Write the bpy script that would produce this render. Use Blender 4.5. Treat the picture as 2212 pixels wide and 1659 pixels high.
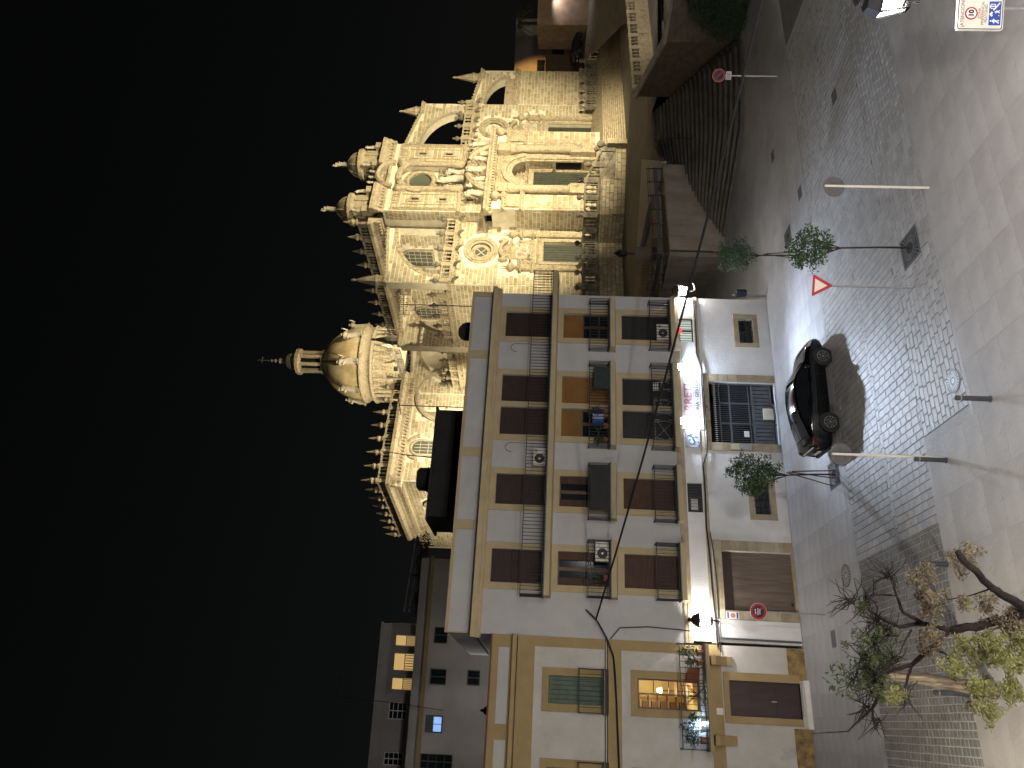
import bpy, math, random
from mathutils import Vector, Matrix, noise
R = math.radians
random.seed(7)
sc = bpy.context.scene
COL = sc.collection
for _o in list(bpy.data.objects):
    bpy.data.objects.remove(_o)

# ------------------------------------------------------------------ camera (the photograph was taken with the phone on its side)
PITCH, ROLL, CAMH = 0.04934, 0.033, 10.6
_fw = Vector((0, math.cos(PITCH), math.sin(PITCH)))
_up = Vector((0, -math.sin(PITCH), math.cos(PITCH)))
_ri = Vector((1, 0, 0))
_I = math.cos(ROLL)*_ri + math.sin(ROLL)*_up          # picture-right of the upright view
_J = -math.sin(ROLL)*_ri + math.cos(ROLL)*_up         # picture-up of the upright view
cam_d = bpy.data.cameras.new('camera'); cam = bpy.data.objects.new('camera', cam_d); COL.objects.link(cam)
cx, cy, cz = -_J, _I, -_fw
cam.matrix_world = Matrix(((cx.x, cy.x, cz.x, 0), (cx.y, cy.y, cz.y, 0), (cx.z, cy.z, cz.z, CAMH), (0, 0, 0, 1)))
cam_d.sensor_fit = 'HORIZONTAL'; cam_d.sensor_width = 36.0; cam_d.lens = 36.0*1600/2212
cam_d.clip_start = 0.1; cam_d.clip_end = 2000
sc.camera = cam

# ------------------------------------------------------------------ night sky, faint sun lamp added as skyglow, exposure
w = bpy.data.worlds.new('World'); sc.world = w; w.use_nodes = True
nt = w.node_tree; nt.nodes.clear()
sky = nt.nodes.new('ShaderNodeTexSky'); sky.sky_type = 'NISHITA'; sky.sun_disc = False
sky.sun_elevation = R(4); sky.sun_rotation = R(150); sky.air_density = 1.0; sky.dust_density = 1.0
bg = nt.nodes.new('ShaderNodeBackground'); bg.inputs['Strength'].default_value = 0.0016
wo = nt.nodes.new('ShaderNodeOutputWorld')
hsv = nt.nodes.new('ShaderNodeHueSaturation'); hsv.inputs['Saturation'].default_value = 0.25
nt.links.new(sky.outputs[0], hsv.inputs['Color']); nt.links.new(hsv.outputs[0], bg.inputs['Color']); nt.links.new(bg.outputs[0], wo.inputs['Surface'])
sun_d = bpy.data.lights.new('skyglow_sun', 'SUN'); sun_d.energy = 0.02; sun_d.angle = R(20); sun_d.color = (1, .95, .88)
sun = bpy.data.objects.new('skyglow_sun', sun_d); COL.objects.link(sun); sun.rotation_euler = (R(50), 0, R(-30)); sun['kind'] = 'helper'
sc.view_settings.view_transform = 'Standard'; sc.view_settings.look = 'None'
sc.view_settings.exposure = 0.0; sc.view_settings.gamma = 1.0; sc.view_settings.use_curve_mapping = False
sc.cycles.use_denoising = True
sc.cycles.max_bounces = 5; sc.cycles.diffuse_bounces = 3; sc.cycles.glossy_bounces = 3; sc.cycles.transmission_bounces = 4
sc.cycles.sample_clamp_indirect = 4.0; sc.cycles.caustics_reflective = False; sc.cycles.caustics_refractive = False

# ------------------------------------------------------------------ materials
MATS = {}
def _new(name):
    m = bpy.data.materials.new(name); m.use_nodes = True
    n = m.node_tree; b = n.nodes['Principled BSDF']
    MATS[name] = m
    return m, n, b
def mat(name, c1, c2=None, scale=3.0, rough=.8, bump=0.0, bscale=30.0, bdist=.03, metal=0.0, detail=6, island=0.0, spec=.4, stretch=None, dirt=None, sheen=0):
    """procedural paint/stone/metal: two-tone noise, optional tone per separate piece, optional grain relief and grime"""
    if name in MATS: return MATS[name]
    m, n, b = _new(name); N = n.nodes; L = n.links
    b.inputs['Roughness'].default_value = rough; b.inputs['Metallic'].default_value = metal
    b.inputs['Specular IOR Level'].default_value = spec
    tc = N.new('ShaderNodeTexCoord'); vec = tc.outputs['Object']
    if stretch:
        mp = N.new('ShaderNodeMapping'); mp.inputs['Scale'].default_value = stretch
        L.new(vec, mp.inputs['Vector']); vec = mp.outputs[0]
    c2 = c2 or tuple(x*.8 for x in c1)
    ns = N.new('ShaderNodeTexNoise'); ns.inputs['Scale'].default_value = scale; ns.inputs['Detail'].default_value = detail; ns.inputs['Roughness'].default_value = .62
    L.new(vec, ns.inputs['Vector'])
    rp = N.new('ShaderNodeValToRGB'); rp.color_ramp.elements[0].position = .36; rp.color_ramp.elements[1].position = .66
    rp.color_ramp.elements[0].color = (*c2, 1); rp.color_ramp.elements[1].color = (*c1, 1)
    L.new(ns.outputs['Fac'], rp.inputs['Fac']); col = rp.outputs['Color']
    if dirt:
        n2 = N.new('ShaderNodeTexNoise'); n2.inputs['Scale'].default_value = dirt[1]; n2.inputs['Detail'].default_value = 8; n2.inputs['Roughness'].default_value = .7
        L.new(tc.outputs['Object'], n2.inputs['Vector'])
        r2 = N.new('ShaderNodeValToRGB'); r2.color_ramp.elements[0].position = dirt[2]; r2.color_ramp.elements[1].position = dirt[2]+dirt[3]
        r2.color_ramp.elements[0].color = (0, 0, 0, 1); r2.color_ramp.elements[1].color = (1, 1, 1, 1)
        L.new(n2.outputs['Fac'], r2.inputs['Fac'])
        mx = N.new('ShaderNodeMix'); mx.data_type = 'RGBA'
        L.new(r2.outputs['Color'], mx.inputs['Factor']); L.new(col, mx.inputs['A']); mx.inputs['B'].default_value = (*dirt[0], 1); col = mx.outputs['Result']
    if island:
        ge = N.new('ShaderNodeNewGeometry'); oi = N.new('ShaderNodeObjectInfo')
        ad = N.new('ShaderNodeMath'); ad.operation = 'ADD'; L.new(ge.outputs['Random Per Island'], ad.inputs[0]); L.new(oi.outputs['Random'], ad.inputs[1])
        fr = N.new('ShaderNodeMath'); fr.operation = 'FRACT'; L.new(ad.outputs[0], fr.inputs[0])
        mr = N.new('ShaderNodeMapRange'); mr.inputs['To Min'].default_value = 1-island; mr.inputs['To Max'].default_value = 1+island*.6
        L.new(fr.outputs[0], mr.inputs['Value'])
        hv = N.new('ShaderNodeHueSaturation'); L.new(mr.outputs[0], hv.inputs['Value']); L.new(col, hv.inputs['Color'])
        sm = N.new('ShaderNodeMapRange'); sm.inputs['To Min'].default_value = 1.2; sm.inputs['To Max'].default_value = .8
        L.new(fr.outputs[0], sm.inputs['Value']); L.new(sm.outputs[0], hv.inputs['Saturation']); col = hv.outputs['Color']
    L.new(col, b.inputs['Base Color'])
    if bump:
        nb = N.new('ShaderNodeTexNoise'); nb.inputs['Scale'].default_value = bscale; nb.inputs['Detail'].default_value = 5
        L.new(vec, nb.inputs['Vector'])
        bp = N.new('ShaderNodeBump'); bp.inputs['Strength'].default_value = min(1, bump); bp.inputs['Distance'].default_value = bdist
        L.new(nb.outputs['Fac'], bp.inputs['Height']); L.new(bp.outputs[0], b.inputs['Normal'])
    return m
def glow(name, c, s):
    if name in MATS: return MATS[name]
    m, n, b = _new(name)
    b.inputs['Base Color'].default_value = (*c, 1); b.inputs['Emission Color'].default_value = (*c, 1); b.inputs['Emission Strength'].default_value = s
    return m
def glass(name, c=(.02, .025, .03), rough=.06, alpha=1.0):
    if name in MATS: return MATS[name]
    m, n, b = _new(name)
    b.inputs['Base Color'].default_value = (*c, 1); b.inputs['Roughness'].default_value = rough; b.inputs['Specular IOR Level'].default_value = .6
    if alpha < 1: b.inputs['Alpha'].default_value = alpha
    return m

STONE = mat('ashlar_stone', (.52, .45, .31), (.38, .315, .20), 1.5, .9, .6, 9, island=.22, dirt=((.24, .195, .125), .35, .60, .2))
MORTAR = mat('pale_mortar', (.78, .72, .57), (.62, .56, .43), 1.1, .95, .4, 14)
CARVE = mat('carved_stone', (.52, .45, .315), (.31, .25, .165), 4.2, .9, .9, 15, bdist=.05, dirt=((.15, .118, .078), 1.3, .545, .14))
GREYST = mat('weathered_grey_stone', (.30, .265, .205), (.11, .095, .07), 1.4, .95, .7, 6)
DOMEM = mat('tiled_dome_shell', (.60, .49, .28), (.38, .285, .14), .5, .55, .3, 10, spec=.45)
TURM = mat('turret_dome_stone', (.30, .245, .15), (.18, .14, .085), 1.4, .8, .5, 10)
DOORG = mat('green_studded_door', (.055, .062, .045), (.035, .04, .03), 2, .6)
PANE_OLD = glass('old_leaded_glass', (.10, .11, .085), .25)
DARKHOLE = mat('unlit_opening', (.012, .011, .01), (.008, .008, .007), 2, .95)
WALLW = mat('white_render_wall', (.485, .478, .475), (.425, .418, .415), .9, .92, .25, 60, dirt=((.40, .385, .36), .6, .60, .22))  # upper house wall toned darker: the weaker lamplight is in its colour
WALLLOW = mat('white_rough_plaster', (.72, .715, .71), (.62, .615, .61), .8, .92, .6, 12, dirt=((.40, .39, .37), .5, .6, .2))  # lower house wall toned lighter: the stronger street light is in its colour
BEIGE = mat('sand_painted_trim', (.46, .375, .225), (.40, .325, .19), 1.3, .88, .2, 50)
BEIGEST = mat('sand_stone_trim', (.42, .355, .25), (.30, .25, .17), 2.4, .9, .5, 20, island=.14)
OCHRE = mat('ochre_painted_trim', (.37, .275, .135), (.305, .225, .108), 1.2, .88, .25, 40)
OCHRERUST = mat('ochre_rubble_plinth', (.40, .27, .11), (.13, .095, .05), 3.2, .95, 1.0, 14)
IRON = mat('black_iron', (.022, .022, .024), (.014, .014, .015), 4, .55, metal=.3)
IRONG = mat('grey_painted_iron', (.10, .11, .12), (.075, .08, .09), 3, .5, metal=.2)
SHBROWN = mat('brown_roller_slats', (.052, .030, .026), (.040, .023, .020), 3, .6, .15, 40)
SHDARK = mat('charcoal_roller_slats', (.040, .037, .034), (.030, .028, .026), 3, .6)
SHORANGE = mat('tan_roller_slats', (.27, .135, .038), (.22, .11, .032), 2, .65)
SHRED = mat('red_brown_slats', (.085, .040, .026), (.062, .030, .02), 2, .6)
WOOD = mat('varnished_wood', (.14, .075, .035), (.075, .04, .02), 5, .5, stretch=(1, 1, .15))
WOODDOOR = mat('aubergine_wood_door', (.052, .026, .026), (.03, .016, .017), 4, .45, stretch=(1, 1, .2))
GREENW = mat('green_painted_wood', (.085, .125, .085), (.06, .095, .062), 3, .6)
GLASSD = glass('dark_window_glass', (.012, .015, .02), .08)
WHITEP = mat('white_paint', (.75, .74, .72), (.68, .67, .65), 3, .5)
CREAMP = mat('cream_plastic', (.70, .66, .56), (.62, .58, .5), 3, .5)
GREYP = mat('grey_galvanised_metal', (.42, .42, .41), (.32, .32, .31), 6, .45, metal=.5)
BOLM = mat('dark_grey_bollard_paint', (.055, .06, .068), (.04, .044, .05), 5, .5)
CARM = None
SIGNRED = mat('sign_red_film', (.42, .028, .03), (.36, .022, .026), 3, .45)
SIGNBLUE = mat('sign_blue_film', (.02, .07, .33), (.018, .06, .28), 3, .45)
SIGNNAVY = mat('sign_navy_film', (.012, .02, .06), (.010, .016, .045), 3, .45)
SIGNWHITE = mat('sign_white_film', (.78, .74, .68), (.72, .68, .62), 3, .45)
SIGNCREAM = mat('sign_cream_film', (.74, .66, .56), (.70, .62, .52), 3, .5)
BLACKP = mat('black_print', (.012, .012, .012), (.009, .009, .009), 3, .5)
ROOFDARK = mat('dark_roof_sheet', (.042, .041, .038), (.026, .026, .025), 1.2, .8)
BARK = mat('tree_bark', (.034, .025, .019), (.015, .011, .009), 9, .95, .9, 18, stretch=(1, 1, .25))
BARKPALE = mat('pale_cracked_bark', (.30, .25, .18), (.06, .045, .03), 11, .95, 1.0, 16, bdist=.08, stretch=(1, 1, .13))
ORLEAF = mat('orange_tree_leaf', (.062, .125, .03), (.022, .05, .016), 3, .55, island=.45)
MELLEAF = mat('lit_compound_leaf', (.33, .32, .10), (.19, .18, .06), 2, .6, island=.35)  # pale tone carries the lamplight on the bright clumps
MELPOD = mat('dry_pink_pod_cluster', (.27, .215, .14), (.17, .125, .085), 2, .7, island=.4)
HEDGEM = mat('dark_hedge_leaf', (.045, .085, .03), (.02, .045, .018), 3, .6, island=.4)
PALML = mat('palm_frond', (.10, .12, .05), (.06, .07, .03), 3, .6, island=.3)
PAVE = mat('grey_stone_paver', (.36, .355, .35), (.28, .275, .27), 1.7, .50, .3, 22, island=.11, dirt=((.20, .195, .19), .35, .60, .25))
SETT = mat('dark_stone_sett', (.19, .182, .175), (.14, .135, .13), 2.2, .7, .35, 22, island=.14)
JOINT = mat('dark_paver_joint', (.15, .145, .143), (.11, .107, .105), 2, .95)
JOINTL = mat('pale_paver_joint', (.46, .44, .41), (.37, .355, .33), 2, .95)
SLAB = mat('pale_sidewalk_slab', (.38, .375, .38), (.29, .285, .285), .55, .6, .4, 9, dirt=((.20, .195, .19), .8, .57, .2))
PLAZA = mat('worn_plaza_stone', (.40, .385, .37), (.30, .285, .27), .5, .62, .35, 11, dirt=((.17, .155, .14), .45, .56, .22), stretch=(1, .55, 1))
ASPH = mat('asphalt', (.055, .055, .055), (.04, .04, .04), 2, .9, .3, 40)
TERR = mat('terrace_stone', (.185, .172, .152), (.115, .107, .095), .8, .85, .4, 8)
STEPM = mat('worn_step_stone', (.125, .112, .094), (.07, .063, .053), 1.6, .9, .5, 7, dirt=((.035, .031, .027), .4, .56, .25))
CONC = mat('board_marked_concrete', (.34, .30, .25), (.22, .195, .16), 1.2, .9, .4, 10, stretch=(1, 1, .35), dirt=((.14, .12, .1), .5, .55, .25))

# ------------------------------------------------------------------ mesh helpers
class MB:
    def __init__(s): s.v = []; s.f = []
    def add(s, vs, fs):
        k = len(s.v); s.v += [tuple(p) for p in vs]; s.f += [tuple(i+k for i in q) for q in fs]; return s
    def box(s, x0, x1, y0, y1, z0, z1):
        return s.add([(x0,y0,z0),(x1,y0,z0),(x1,y1,z0),(x0,y1,z0),(x0,y0,z1),(x1,y0,z1),(x1,y1,z1),(x0,y1,z1)],
                     [(0,3,2,1),(4,5,6,7),(0,1,5,4),(1,2,6,5),(2,3,7,6),(3,0,4,7)])
    def bar(s, p, q, wd, ht=None):
        """square bar from p to q"""
        p, q = Vector(p), Vector(q); d = (q-p).normalized(); ht = ht or wd
        u = d.cross(Vector((0,0,1)));  u = u.normalized() if u.length > 1e-3 else Vector((1,0,0))
        t = u.cross(d); u = u*wd/2; t = t*ht/2
        return s.add([p-u-t,p+u-t,p+u+t,p-u+t,q-u-t,q+u-t,q+u+t,q-u+t],[(0,3,2,1),(4,5,6,7),(0,1,5,4),(1,2,6,5),(2,3,7,6),(3,0,4,7)])
    def quad(s, a, b, c, d): return s.add([a,b,c,d],[(0,1,2,3)])
    def prism(s, poly, y0, y1, mp=lambda u,z,y: (u,y,z)):
        n = len(poly); vs = [mp(u,z,y0) for u,z in poly]+[mp(u,z,y1) for u,z in poly]
        return s.add(vs,[tuple(range(n)),tuple(range(2*n-1,n-1,-1))]+[(i,n+i,n+(i+1)%n,(i+1)%n) for i in range(n)])
    def lathe(s, prof, seg=10, c=(0,0,0), ph=0.0, sx=1, sy=1, cap=True, ripple=0, rn=6):
        k = len(prof); vs = []
        for r, z in prof:
            for j in range(seg):
                a = ph+2*math.pi*j/seg; rr = r*(1+ripple*math.cos(rn*a)) if ripple else r
                vs.append((c[0]+rr*math.cos(a)*sx, c[1]+rr*math.sin(a)*sy, c[2]+z))
        fs = [(i*seg+j, i*seg+(j+1)%seg, (i+1)*seg+(j+1)%seg, (i+1)*seg+j) for i in range(k-1) for j in range(seg)]
        if cap: fs += [tuple(range(seg-1,-1,-1)), tuple(range((k-1)*seg, k*seg))]
        return s.add(vs, fs)
    def tube(s, path, rad, seg=6, cap=True):
        path = [Vector(p) for p in path]; n = len(path)
        if not isinstance(rad, (list, tuple)): rad = [rad]*n
        vs = []
        ref = Vector((0.13, 0.21, 0.97))
        for i, p in enumerate(path):
            d = (path[min(i+1,n-1)]-path[max(i-1,0)]).normalized()
            u = d.cross(ref)
            if u.length < .05: u = d.cross(Vector((1,0,0)))
            u.normalize(); t = d.cross(u)
            for j in range(seg):
                a = 2*math.pi*j/seg; vs.append(p+(u*math.cos(a)+t*math.sin(a))*rad[i])
        fs = [(i*seg+j, i*seg+(j+1)%seg, (i+1)*seg+(j+1)%seg, (i+1)*seg+j) for i in range(n-1) for j in range(seg)]
        if cap: fs += [tuple(range(seg-1,-1,-1)), tuple(range((n-1)*seg, n*seg))]
        return s.add(vs, fs)
    def mesh(s, name, m, smooth=False):
        me = bpy.data.meshes.new(name); me.from_pydata(s.v, [], s.f); me.materials.append(m)
        if smooth: me.shade_smooth()
        return me
    def build(s, name, m, parent=None, smooth=False, loc=None, rotz=0, kind=None, label=None):
        return link(s.mesh(name, m, smooth), name, parent, loc, rotz, kind, label)
def link(me, name, parent=None, loc=None, rotz=0, kind=None, label=None, scale=None, rot=None):
    o = bpy.data.objects.new(name, me); COL.objects.link(o)
    if parent: o.parent = parent
    if loc: o.location = loc
    if rot: o.rotation_euler = rot
    elif rotz: o.rotation_euler = (0, 0, rotz)
    if scale: o.scale = scale if isinstance(scale, (tuple, list)) else (scale,)*3
    if kind: o['kind'] = kind
    if label: o['label'] = label
    return o
def thing(name, label, cat, loc=(0,0,0), rotz=0, group=None):
    o = bpy.data.objects.new(name, None); COL.objects.link(o); o.empty_display_size = .2
    o.location = loc; o.rotation_euler = (0,0,rotz)
    return tag(o, label, cat, group)
def tag(o, label, cat=None, group=None):
    o['label'] = label
    if cat: o['category'] = cat
    if group: o['group'] = group
    return o
def struct(o): o['kind'] = 'structure'; return o
def copy_tree(o, parent=None):
    c = o.copy(); COL.objects.link(c); c.parent = parent
    for ch in list(o.children): copy_tree(ch, c)
    return c
def text(s, name, size, m, parent, loc, rot=(math.pi/2,0,0), align='CENTER', ext=.002, bold=0.0, sx=1.0):
    cu = bpy.data.curves.new(name, 'FONT'); cu.body = s; cu.size = size; cu.align_x = align; cu.align_y = 'CENTER'; cu.extrude = ext; cu.offset = bold
    cu.materials.append(m)
    tmp = bpy.data.objects.new('tmp', cu); COL.objects.link(tmp)
    me = bpy.data.meshes.new_from_object(tmp.evaluated_get(bpy.context.evaluated_depsgraph_get())); me.name = name
    bpy.data.objects.remove(tmp); bpy.data.curves.remove(cu)
    o = link(me, name, parent, loc, rot=rot); o.scale = (sx, 1, 1)
    return o
def lamp(name, kind, energy, color, loc, parent=None, target=None, size=.1, angle=None, blend=.5):
    d = bpy.data.lights.new(name, kind); d.energy = energy; d.color = color
    if kind in ('POINT', 'SPOT'): d.shadow_soft_size = size
    if kind == 'SPOT': d.spot_size = R(angle); d.spot_blend = blend
    o = bpy.data.objects.new(name, d); COL.objects.link(o); o.location = loc
    if target is not None: o.rotation_euler = (Vector(target)-Vector(loc)).to_track_quat('-Z', 'Y').to_euler()
    if parent: o.parent = parent
    return o
def wall_holes(mb, u0, u1, z0, z1, holes, fr, depth=.2, reveal=True):
    """flat wall with rectangular openings and their reveals; fr(u,z,d) -> point, d = depth into the wall"""
    us = sorted(set([u0,u1]+[x for h in holes for x in h[:2] if u0 < x < u1])); zs = sorted(set([z0,z1]+[x for h in holes for x in h[2:4] if z0 < x < z1]))
    for i in range(len(us)-1):
        for j in range(len(zs)-1):
            uc, zc = (us[i]+us[i+1])/2, (zs[j]+zs[j+1])/2
            if any(h[0] < uc < h[1] and h[2] < zc < h[3] for h in holes): continue
            mb.quad(fr(us[i],zs[j],0), fr(us[i+1],zs[j],0), fr(us[i+1],zs[j+1],0), fr(us[i],zs[j+1],0))
    if reveal:
        for a,b,c,d in [h[:4] for h in holes]:
            for p,q in (((a,c),(b,c)),((b,c),(b,d)),((b,d),(a,d)),((a,d),(a,c))):
                mb.quad(fr(*p,0), fr(*q,0), fr(*q,depth), fr(*p,depth))
    return mb
def slats(x0, x1, z0, z1, y, n, d=.018):
    """closed roller shutter or louvre: one rippled sheet"""
    mb = MB(); vs = []
    for i in range(n):
        za, zb = z0+(z1-z0)*i/n, z0+(z1-z0)*(i+1)/n
        for yy, zz in ((y, za), (y-d, za+(zb-za)*.25), (y-d, za+(zb-za)*.8), (y, zb)):
            vs += [(x0,yy,zz),(x1,yy,zz)]
    mb.add(vs, [(2*i,2*i+1,2*i+3,2*i+2) for i in range(len(vs)//2-1)])
    return mb
def vplanks(x0, x1, z0, z1, y, n, d=.015):
    mb = MB(); vs = []
    for i in range(n):
        xa, xb = x0+(x1-x0)*i/n, x0+(x1-x0)*(i+1)/n
        for yy, xx in ((y, xa), (y-d, xa+(xb-xa)*.12), (y-d, xa+(xb-xa)*.88), (y, xb)):
            vs += [(xx,yy,z0),(xx,yy,z1)]
    mb.add(vs, [(2*i,2*i+1,2*i+3,2*i+2) for i in range(len(vs)//2-1)])
    return mb
# house-aligned frame: x along the street front, -y towards the square
HO = Vector((-10.1134, 30.5530, 0)); HA = R(24.3698)
HT = Vector((math.cos(HA), math.sin(HA), 0)); HN = Vector((-math.sin(HA), math.cos(HA), 0))
def hw(s, n, z=0): return HO+HT*s-HN*n+Vector((0,0,z))          # n metres in front of the street line
# cathedral frame: x along the west front, y into the church
CO = Vector((10.6604, 80.0, 0)); CA = R(32)
CT = Vector((math.cos(CA), math.sin(CA), 0)); CB = Vector((-math.sin(CA), math.cos(CA), 0))
def cw(a, b, z=0): return CO+CT*a+CB*b+Vector((0,0,z))
# ================================================================== THE SETTING
def proj(p):
    d = Vector(p)-Vector((0,0,CAMH)); wz = d.dot(_fw)
    return (829.5+1600*d.dot(_I)/wz, 1106-1600*d.dot(_J)/wz, wz)      # upright picture 1659 x 2212
def inview(p, m=0):
    u, v, wz = proj(p); return wz > 1 and -m < u < 1659+m and -m < v < 2212+m
def sheet(name, pts, m, z=None):
    mb = MB(); mb.add([(p[0],p[1],p[2] if len(p) > 2 else z) for p in pts], [tuple(range(len(pts)))])
    return struct(mb.build(name, m))
ground = MB(); ground.quad((-600,-300,-.06),(600,-300,-.06),(600,900,-.06),(-600,900,-.06)); struct(ground.build('ground', ASPH))
sheet('sidewalk', [hw(*q, 0) for q in ((-18,-.6),(16.2,-.6),(16.2,-24),(34,-24),(34,6.5),(-18,6.5))], SLAB)
sheet('plaza', [hw(*q, .002) for q in ((-18,11.95),(4.4,11.95),(4.4,14.45),(34,14.45),(34,46),(-18,46))], PLAZA)
road = sheet('roadway', [hw(*q, -.016) for q in ((2.0,6.5),(34,6.5),(34,14.45),(2.0,14.45))], JOINT)
setts = sheet('sett_road', [hw(*q, -.014) for q in ((-18,6.5),(2.0,6.5),(2.0,11.95),(-18,11.95))], JOINTL)
# the bed of the sidewalk slabs near the kerb: long kerb stones
ker = [hw(*q, .004) for q in ((-18,6.42),(34,6.42),(34,6.52),(-18,6.52))]
PV = []                                                               # (centre, corners, road, material)
def pavers(s0, s1, n0, n1, ws, ln, along_n, par, m, gap=.014):
    a0, a1, b0, b1 = (s0, s1, n0, n1) if along_n else (n0, n1, s0, s1)
    x = a0; k = 0
    while x < a1-.05:
        wd = min(ws*random.uniform(.94,1.06), a1-x)
        y = b0-(ln*.5 if k % 2 else 0)-random.uniform(0,.06)
        while y < b1-.03:
            le = ln*random.uniform(.82,1.15); ya, yb = max(y, b0), min(y+le, b1)
            if yb-ya > .06:
                g = gap/2; r = (x+g, x+wd-g, ya+g, yb-g)
                if not along_n: r = (r[2], r[3], r[0], r[1])
                c = hw((r[0]+r[1])/2, (r[2]+r[3])/2, 0)
                if inview(c, 60): PV.append((c.length, r, par, m))
            y += le
        x += wd; k += 1
pavers(2.0, 26, 6.5, 9.42, .245, .40, True, road, PAVE)
pavers(2.0, 26, 9.42, 9.62, .20, .42, False, road, PAVE)
pavers(2.0, 26, 9.62, 12.05, .245, .40, True, road, PAVE)
pavers(4.42, 26, 12.05, 14.42, .215, .43, False, road, PAVE, .018)
pavers(-9, 2.0, 6.5, 11.93, .20, .19, True, setts, SETT, .024)
def paver_mesh(mb, r, org=None):
    s0, s1, n0, n1 = r; b = .007; zt = random.uniform(-.004,.004)
    o = org or Vector((0,0,0))
    top = [hw(*q, zt)-o for q in ((s0+b,n0+b),(s1-b,n0+b),(s1-b,n1-b),(s0+b,n1-b))]
    bot = [hw(*q, -.02)-o for q in ((s0,n0),(s1,n0),(s1,n1),(s0,n1))]
    mb.add(top+bot, [(0,1,2,3),(0,4,5,1),(1,5,6,2),(2,6,7,3),(3,7,4,0)])
PV.sort(key=lambda q: q[0])
cnt = {}; rest = {}
for d, r, par, m in PV:
    k = par.name
    if cnt.get(k, 0) < 150:
        cnt[k] = cnt.get(k, 0)+1
        o = hw((r[0]+r[1])/2, (r[2]+r[3])/2, 0); mb = MB(); paver_mesh(mb, r, o); mb.build('paver' if m is PAVE else 'sett', m, par, loc=o)
    else: rest.setdefault(k, [MB(), par, m]); paver_mesh(rest[k][0], r)
for k, (mb, par, m) in rest.items(): mb.build('paver_field', m, par, kind='stuff')
# kerb lines of long stones either side of the road
def kerb(s0, s1, n, wd, name, m):
    t = struct(MB().add([hw(s0,n,-.01),hw(s1,n,-.01),hw(s1,n+wd,-.01),hw(s0,n+wd,-.01)],[(0,1,2,3)]).build(name, JOINT))
    x = s0; i = 0
    while x < s1:
        le = random.uniform(.8,1.1)
        if inview(hw(x,n,0),40):
            mb = MB(); a = [hw(x+.01,n+.012,.006),hw(x+le-.01,n+.012,.006),hw(x+le-.01,n+wd-.012,.006),hw(x+.01,n+wd-.012,.006)]; b = [p-Vector((0,0,.02)) for p in a]
            mb.add(a+b,[(0,1,2,3),(0,4,5,1),(1,5,6,2),(2,6,7,3),(3,7,4,0)]); mb.build('kerb_stone', m, t)
        x += le
kerb(2, 26, 14.42, .16, 'kerb_line', PAVE); kerb(-9, 26, 6.36, .15, 'kerb_line', PAVE)
# large sidewalk slabs with fine dark joints
sw = struct(MB().add([hw(*q,.003) for q in ((-12,.02),(16,.02),(16,.06),(-12,.06))],[(0,1,2,3)]).build('wall_foot_joint', JOINT))
def flags(name, s0, s1, n0, n1, ws, wn, m, z, keep=None, skew=0, jit=.25):
    """big paving flags, each its own slab a few millimetres proud of the sheet"""
    t = struct(MB().add([hw(s0,n0,z-.002),hw(s0+.01,n0,z-.002),hw(s0+.01,n0+.01,z-.002)],[(0,1,2)]).build(name, JOINT)); x = s0; k = 0
    lst = []
    while x < s1:
        wd = ws*random.uniform(1-jit,1+jit); y = n0-random.uniform(0,wn)
        while y < n1:
            le = wn*random.uniform(1-jit,1+jit); ya, yb = max(y,n0), min(y+le,n1)
            if yb-ya > .1:
                c = hw(x+wd/2,(ya+yb)/2,0)
                if inview(c,80) and (keep is None or keep(x+wd/2,(ya+yb)/2)): lst.append((c.length, x, wd, ya, yb))
            y += le
        x += wd
    lst.sort(); mbr = MB()
    for i, (d, x, wd, ya, yb) in enumerate(lst):
        g = .004; zt = z+random.uniform(.001,.002)
        o = hw(x+wd/2,(ya+yb)/2,0) if i < 200 else Vector((0,0,0))
        a = [hw(*q,zt+.004)-o for q in ((x+g,ya+g),(x+wd-g,ya+g),(x+wd-g,yb-g),(x+g,yb-g))]; b = [p-Vector((0,0,.012)) for p in a]
        mb = MB() if i < 200 else mbr
        mb.add(a+b,[(0,1,2,3),(0,4,5,1),(1,5,6,2),(2,6,7,3),(3,7,4,0)])
        if i < 200: mb.build('paving_slab', m, t, loc=o)
    if mbr.v: mbr.build('paving_slab_field', m, t, kind='stuff')
SLABI = mat('sidewalk_flag', (.40, .395, .40), (.31, .305, .31), .7, .6, .4, 9, island=.07, dirt=((.24, .235, .23), .8, .58, .2))
PLAZAI = mat('plaza_flag', (.42, .40, .385), (.325, .31, .295), .6, .62, .35, 11, island=.08, dirt=((.19, .175, .16), .5, .57, .22))
flags('sidewalk_flags', -9, 20, .1, 6.34, 1.0, .62, SLABI, 0)
flags('plaza_flags', -9, 30, 11.97, 27, 1.25, .8, PLAZAI, .002, keep=lambda s,n: n > 14.6+.4 or s < 3.7)

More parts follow.
